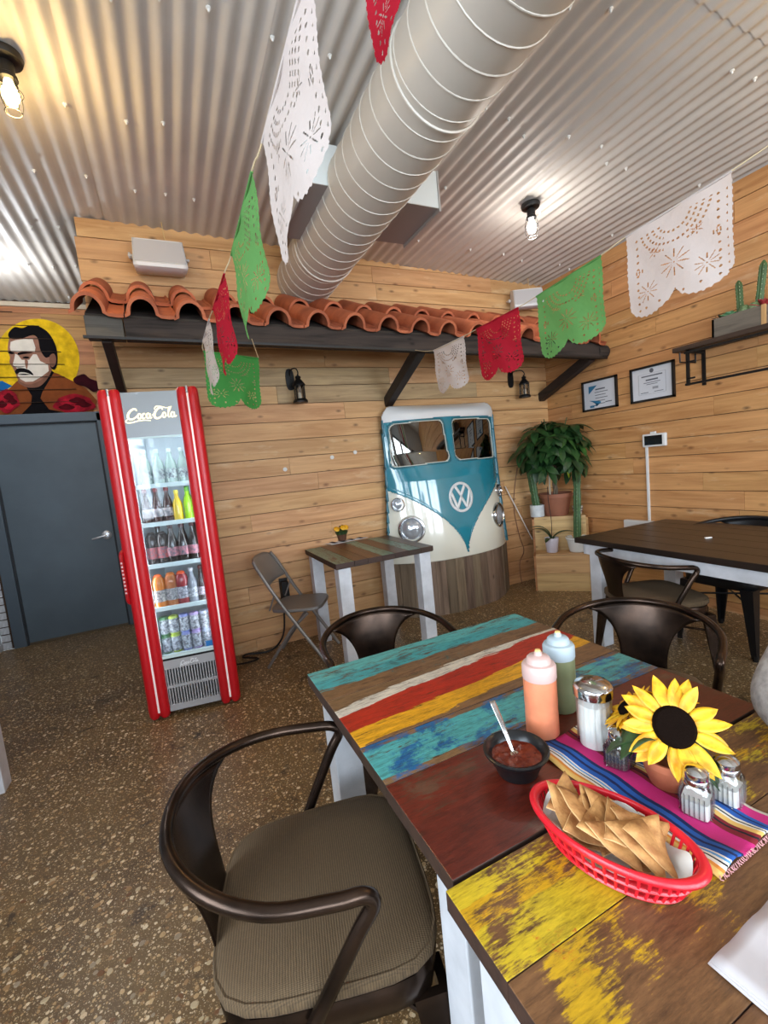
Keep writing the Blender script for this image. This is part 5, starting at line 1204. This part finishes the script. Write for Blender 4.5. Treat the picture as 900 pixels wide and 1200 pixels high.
# wall screen with its conduit
ws = thing('wall_screen', 'white framed black screen on the plank wall with a white conduit below', 'screen', (XR-.004, 2.497, 1.372))
link('screen_body', MB().bb((-.03, -.102, -.055), (0, .102, .055)), WHITEPLASTIC, ws, smooth=False, bevel=.008)
link('display', MB().bb((-.0315, -.075, -.040), (-.029, .080, .040)), plain('screen_black', (24, 20, 18), .12), ws, smooth=False)
link('top_clip', MB().bb((-.028, -.012, .05), (-.006, .028, .072)), WHITEPLASTIC, ws, smooth=False)
link('conduit', MB().bb((-.016, .068, -.75), (0, .084, -.05)), WHITEPLASTIC, ws, smooth=False)
link('conduit_box', MB().bb((-.05, -.02, -.86), (0, .30, -.70)), WHITEPLASTIC, ws, smooth=False, bevel=.008)
# ================================================================ plant stand in the corner
SX, SY, SR = 3.295, 3.165, math.radians(-45)        # centre of the front face, front looks to -x-y
SM = Matrix.Translation((SX, SY, 0)) @ Matrix.Rotation(SR, 4, 'Z')
stand = thing('plant_stand', 'stepped pale wooden plant stand in the corner of the plank walls', 'plant stand', (SX, SY, 0), SR)
PALE = wood('pale_pine', 0, (206, 168, 118), (176, 134, 86), vary=.06); PALE2 = wood('pale_pine_side', 1, (176, 122, 74), (140, 92, 52), vary=.06)
Wd = .24
for z0, z1 in ((0, .175), (.177, .348)): link('riser_board', MB().bb((-Wd, 0, z0), (Wd, .02, z1)), PALE, stand, smooth=False)
link('tread', MB().bb((-Wd, 0, .35), (Wd, .20, .37)), PALE, stand, smooth=False)
for z0, z1 in ((.37, .53), (.532, .69)): link('riser_board', MB().bb((-Wd, .18, z0), (Wd, .20, z1)), PALE, stand, smooth=False)
link('tread', MB().bb((-Wd, .18, .69), (Wd, .40, .71)), PALE, stand, smooth=False)
for sx in (-1, 1):
    link('side_panel', MB().prism([(0, 0), (.40, 0), (.40, .69), (.18, .69), (.18, .35), (0, .35)], 0, .02, Matrix(((0, 0, sx, sx*(Wd-.0)-.0*sx), (1, 0, 0, 0), (0, 1, 0, 0), (0, 0, 0, 1)))), PALE2, stand, smooth=False)
def S_(x, y, z): return SM @ Vector((x, y, z))
def pot(parent, prof, mat, nm='pot'): return link(nm, MB().lathe(prof, 28), mat, parent)
# money tree
mtree = thing('money_tree', 'leafy money tree with braided trunk in a wide terracotta pot on the stand', 'plant', S_(-.02, .285, .712))
pot(mtree, [(0, 0), (.105, 0), (.110, .01), (.148, .185), (.166, .188), (.166, .225), (.150, .225), (.142, .19), (0, .19)], plain('pot_terracotta', (150, 92, 66), .7, var=.1))
link('soil', MB().lathe([(0, .20), (.13, .198), (.13, .19)], 20), plain('soil', (48, 36, 26), .95), mtree)
TRK = plain('trunk_grey', (120, 104, 84), .85, bmp=.6, bscale=50, var=.2)
for k in range(3):
    link('trunk_strand', MB().tube([(.014*math.cos(t*9+k*2.09), .014*math.sin(t*9+k*2.09), .19+.46*t) for t in [i/24 for i in range(25)]], .011, 7), TRK, mtree)
link('stake', MB().tube([(-.055, .02, .19), (-.05, .02, .62)], .009, 6), plain('stake_white', (186, 170, 146), .7), mtree)
ML = plain('money_leaf', (44, 78, 36), .38, c2=(24, 50, 26), vscale=14, vobj=7); ML2 = plain('money_leaf_light', (74, 112, 48), .38, c2=(44, 78, 36), vscale=14)
def compound(mat, nl=6):
    mb = MB(); 
    for k in range(nl):
        a = (k-(nl-1)/2)*2*PI/(nl+.6); Ll = .15*(1-.10*abs(k-(nl-1)/2))
        def f(u, v):
            x = .01+Ll*v; y = (u-.5)*.062*math.sin(PI*(.05+.95*v)**1.1)**.8; z = -.42*Ll*v*v + .22*abs(y)
            return (x*math.cos(a)-y*math.sin(a), x*math.sin(a)+y*math.cos(a), z)
        mb.grid(f, 2, 6)
    mb.tube([(0, 0, 0), (-.03, 0, -.02), (-.09, 0, -.07)], .0025, 4)
    me = bpy.data.meshes.new('compound_leaf'); me.from_pydata(mb.v, [], mb.f); me.polygons.foreach_set('use_smooth', [True]*len(me.polygons)); me.materials.append(mat); return me
cms = [compound(ML, 6), compound(ML, 5), compound(ML2, 6)]
random.seed(21)
rt = Vector((RT.x, RT.y, 0)).normalized(); fwd = Vector((FW.x, FW.y, 0)).normalized()
for k in range(84):
    t = random.random(); a = random.uniform(0, 2*PI); el = random.uniform(-.55, 1.25)
    R_ = Vector((.31*math.cos(el)*math.cos(a), .31*math.cos(el)*math.sin(a), .33*math.sin(el)))*random.uniform(.65, 1.0)
    c = Vector((0, 0, .63)) + R_ + Vector((-.05, -.04, 0))
    w = SM.to_3x3() @ Vector((0, 0, 0))
    base = mtree.location + c
    if base.x > XR-.2: c.x -= base.x-(XR-.2)
    if base.y > YB-.2: c.y -= base.y-(YB-.2)
    o = bpy.data.objects.new('compound_leaf', cms[0 if k % 3 else (2 if k % 4 == 0 else 1)]); COL.objects.link(o); o.parent = mtree
    o.location = c; hd_ = math.atan2(c.y, c.x)
    o.rotation_euler = (random.uniform(-.35, .35), .55-.55*math.sin(el)+random.uniform(-.2, .3), hd_+random.uniform(-.5, .5)); s = random.uniform(1.0, 1.35); o.scale = (s, s, s)
for k in range(9):
    a = k*.7; link('branch', MB().tube(spline([(0, 0, .62), (.06*math.cos(a), .06*math.sin(a), .70), (.15*math.cos(a)-.04, .15*math.sin(a)-.03, .72+.12*(k % 3))], 4), .005, 5), plain('branch_green', (70, 84, 48), .6), mtree)
link('yellow_leaf', MB().grid(lambda u, v: (-.02+(u-.5)*.045*math.sin(PI*(.1+.9*v)), -.20, .50-.13*v), 3, 6), plain('leaf_yellow', (176, 186, 40), .5), mtree, thick=.001)
# cactus pots
wp = S_(-.205, .235, .712)
WPOT = plain('marble_pot', (214, 216, 214), .35, c2=(186, 190, 192), vscale=14)
cA = thing('potted_cactus', 'green column cactus in a white marbled pot on the top step', 'plant', wp)
pot(cA, [(0, 0), (.064, 0), (.068, .004), (.070, .120), (.064, .120), (.060, .10), (0, .10)], WPOT)
c = link('cactus_stem', ribbed(.0, .0, .08, .52, .040, 5, (-.05, .03), pinch=(.3, .6)), CACT, cA); s = link('spines', spines(0, 0, .08, .52, .040, 5, (-.05, .03), 14), SPN, c); s['kind'] = 'stuff'
cB = thing('tall_potted_cactus', 'tall slender cactus in a wide white bowl pot on the lower step', 'plant', S_(.150, .098, .372))
pot(cB, [(0, 0), (.07, 0), (.078, .01), (.085, .05), (.098, .12), (.108, .128), (.108, .145), (.096, .145), (.090, .12), (0, .12)], plain('white_glaze', (226, 226, 222), .25))
c = link('cactus_stem', ribbed(.0, .0, .10, .82, .036, 5, (.03, -.02), seg=22, pinch=(.35, .62, .8)), CACT, cB); s = link('spines', spines(0, 0, .10, .82, .036, 5, (.03, -.02), 22), SPN, c); s['kind'] = 'stuff'
oc = thing('potted_orchid', 'small orchid with strap leaves in a white tapered pot on the lower step', 'plant', S_(-.085, .085, .372)); oc.scale = (1.2, 1.2, 1.25)
pot(oc, [(0, 0), (.040, 0), (.044, .004), (.055, .105), (.057, .115), (.051, .115), (.047, .10), (0, .10)], plain('white_pot', (220, 214, 224), .35))
for k, (a, L_, up) in enumerate(((2.6, .22, 1.5), (-.6, .20, .9), (3.6, .15, .45), (.5, .12, .4), (1.9, .20, 1.2))):
    def f(u, v):
        x = L_*v*math.cos(up*(1-.5*v)); z = .10+L_*v*math.sin(up*(1-.55*v))-.03*v*v; y = (u-.5)*.042*math.sin(PI*(.12+.88*v))**.6
        return (x*math.cos(a)-y*math.sin(a), x*math.sin(a)+y*math.cos(a), z+.3*abs(y))
    link('strap_leaf', MB().grid(f, 3, 9), plain('orchid_leaf', (44, 70, 38), .4), oc, thick=.002)
link('flower_spike', MB().tube(spline([(0, 0, .10), (.01, .0, .25), (0, .01, .40), (-.01, .0, .52)], 5), .003, 5), plain('spike_brown', (58, 40, 34), .6), oc)
sc_ = thing('patterned_pot', 'small patterned cream pot beside the terracotta pot on the top step', 'pot', S_(.175, .25, .712))
pot(sc_, [(0, 0), (.034, 0), (.048, .07), (.050, .085), (.044, .085), (.040, .07), (0, .07)], plain('pot_cream', (196, 186, 170), .5))
for z in (.03, .055): link('pattern_band', MB().lathe([(.034+.2*z+.0018, z), (.034+.2*z+.0045, z+.010)], 20), plain('band_dark', (70, 60, 66), .6), sc_)
link('soil', MB().lathe([(.040, .068), (0, .072)], 14), plain('soil', (48, 36, 26), .95), sc_)
# pale cable and rod running down the wall beside the van
p0, p1 = ony(592, 570, YB-.03), ony(624, 632, YB-.05)
tag(link('wall_rod', MB().tube([tuple(p0), tuple(p1)], .006, 6), plain('rod_white', (216, 206, 196), .5)), 'thin white rod leaning on the plank wall beside the camper van front', 'rod')
cbl = [ony(606, 548, YB-.012), ony(602, 590, YB-.012), ony(608, 625, YB-.012), ony(614, 645, YB-.012), ony(609, 660, YB-.03), Vector((3.18, YB-.06, .008)), Vector((3.14, YB-.16, .008))]
tag(link('thin_cable', MB().tube(spline([tuple(q) for q in cbl], 6), .0035, 5), plain('cable_brown', (112, 70, 52), .6)), 'thin brown cable hanging down the wall beside the plant stand', 'cable')
# ================================================================ seated guest: only a sleeve reaches into view
def skinned(name, verts, edges, radii, mat, parent, sub=2):
    me = bpy.data.meshes.new(name); me.from_pydata(verts, edges, []); o = bpy.data.objects.new(name, me); COL.objects.link(o)
    q = o.modifiers.new('skin', 'SKIN'); q.use_smooth_shade = True
    for i, r in enumerate(radii): me.skin_vertices[0].data[i].radius = (r, r) if not isinstance(r, tuple) else r
    me.skin_vertices[0].data[0].use_root = True
    o.modifiers.new('sub', 'SUBSURF').levels = sub; o.modifiers['sub'].render_levels = sub
    me.materials.append(mat); o.parent = parent; return o
guest = thing('person', 'person in a grey long sleeved top seated at the yellow board table', 'person', (1.378, 0.257, 0))
KNIT = plain('grey_knit', (168, 160, 152), .95, c2=(140, 132, 126), vscale=60, bmp=.6, bscale=220)
JEAN = plain('dark_trousers', (40, 44, 56), .9); SKIN = plain('skin', (186, 134, 108), .55)
# pelvis, spine, neck / hips, knees, ankles / shoulders, elbows, wrists (facing -x)
V = [(0, 0, .52), (.02, 0, .70), (.02, 0, .90), (.0, 0, 1.05), (-.01, 0, 1.12), (-.01, .17, 1.06), (-.06, .21, 1.0), (-.16, .228, .91), (-.28, .232, .812), (-.35, .12, .806), (-.41, .0, .806), (-.01, -.17, 1.06), (-.02, -.23, .98), (-.06, -.27, .84), (-.18, -.27, .80), (-.34, -.26, .81)]
E_ = [(0, 1), (1, 2), (2, 3), (3, 4), (3, 5), (5, 6), (6, 7), (7, 8), (8, 9), (9, 10), (3, 11), (11, 12), (12, 13), (13, 14), (14, 15)]
Rr = [(.15, .12), (.145, .11), (.165, .115), (.13, .09), .06, .068, .064, .060, .060, .052, .040, .068, .062, .056, .052, .038]
skinned('body_top', V, E_, Rr, KNIT, guest)
for sy in (-1, 1):
    skinned('trouser_leg', [(.02, .09*sy, .52), (-.22, .11*sy, .54), (-.42, .12*sy, .52), (-.44, .12*sy, .30), (-.42, .12*sy, .09)], [(0, 1), (1, 2), (2, 3), (3, 4)], [.095, .085, .065, .055, .042], JEAN, guest)
    link('shoe', MB().grid(lambda u, v: (-.38-.26*v, .12*sy+.048*math.sin(PI*(.18+.75*v))*math.cos(2*PI*u), max(0, .045+.045*(1-.4*v)*math.sin(2*PI*u))), 16, 8, wrap=True), plain('shoe_dark', (30, 28, 28), .5), guest)
hd = link('head', MB().lathe([(0, -.115), (.045, -.108), (.062, -.08), (.072, -.03), (.078, .03), (.072, .075), (.045, .105), (0, .118)], 24, Tr(-.03, 0, 1.30), 1.18, 1.0), SKIN, guest)
link('neck', MB().tube([(-.01, 0, 1.10), (-.015, 0, 1.22)], .052, 14), SKIN, guest)
link('hair', MB().lathe([(.088, -.02), (.092, .03), (.084, .08), (.055, .118), (0, .13)], 24, Tr(-.012, 0, 1.305, ry=.25), 1.12, 1.0), plain('hair_brown', (48, 34, 26), .7), guest)
link('nose', MB().lathe([(.014, -.02), (.010, 0), (0, .022)], 8, Tr(-.122, 0, 1.29, ry=-.25)), SKIN, hd)
for sy in (-1, 1):
    link('ear', MB().lathe([(0, -.03), (.012, -.015), (.014, .01), (0, .03)], 8, Tr(-.025, .08*sy, 1.295)), SKIN, hd)
    link('eye', MB().lathe([(0, -.007), (.006, -.004), (.007, 0), (.006, .004), (0, .007)], 8, Tr(-.112, .032*sy, 1.315)), plain('eye_dark', (30, 26, 24), .3), hd)
link('mouth', MB().tube([(-.105, -.025, 1.245), (-.114, 0, 1.243), (-.105, .025, 1.245)], .005, 5), plain('lips', (160, 96, 86), .5), hd)
for sy, wx, wy in ((1, -.41, .0), (-1, -.34, -.26)):
    d = Vector((-.6, -.8, 0) if sy > 0 else (-.9, -.1, 0)).normalized(); n_ = Vector((-d.y, d.x, 0)); z = .80
    b0 = Vector((wx, wy, z))
    vs = [tuple(b0)]; ed = []; rr = [.026]
    vs.append(tuple(b0+d*.05)); ed.append((0, 1)); rr.append((.040, .018))
    for k, (o_, L_) in enumerate(((-.030, .070), (-.010, .082), (.010, .078), (.028, .062))):
        i = len(vs); q = b0+d*.085+n_*o_
        vs += [tuple(q), tuple(q+d*L_*.55+Vector((0, 0, .004))), tuple(q+d*L_+Vector((0, 0, -.014)))]; ed += [(1, i), (i, i+1), (i+1, i+2)]; rr += [.010, .009, .0075]
    i = len(vs); q = b0+d*.035-n_*.038*(-sy); vs += [tuple(q), tuple(q+d*.035-n_*.012*(-sy))]; ed += [(1, i), (i, i+1)]; rr += [.012, .010]
    skinned('hand', vs, ed, rr, SKIN, guest)
# a plain seat under the guest
armchair('dark metal armchair under the person in the grey top', (1.368, 0.257, 0), math.radians(180), cushion=True)
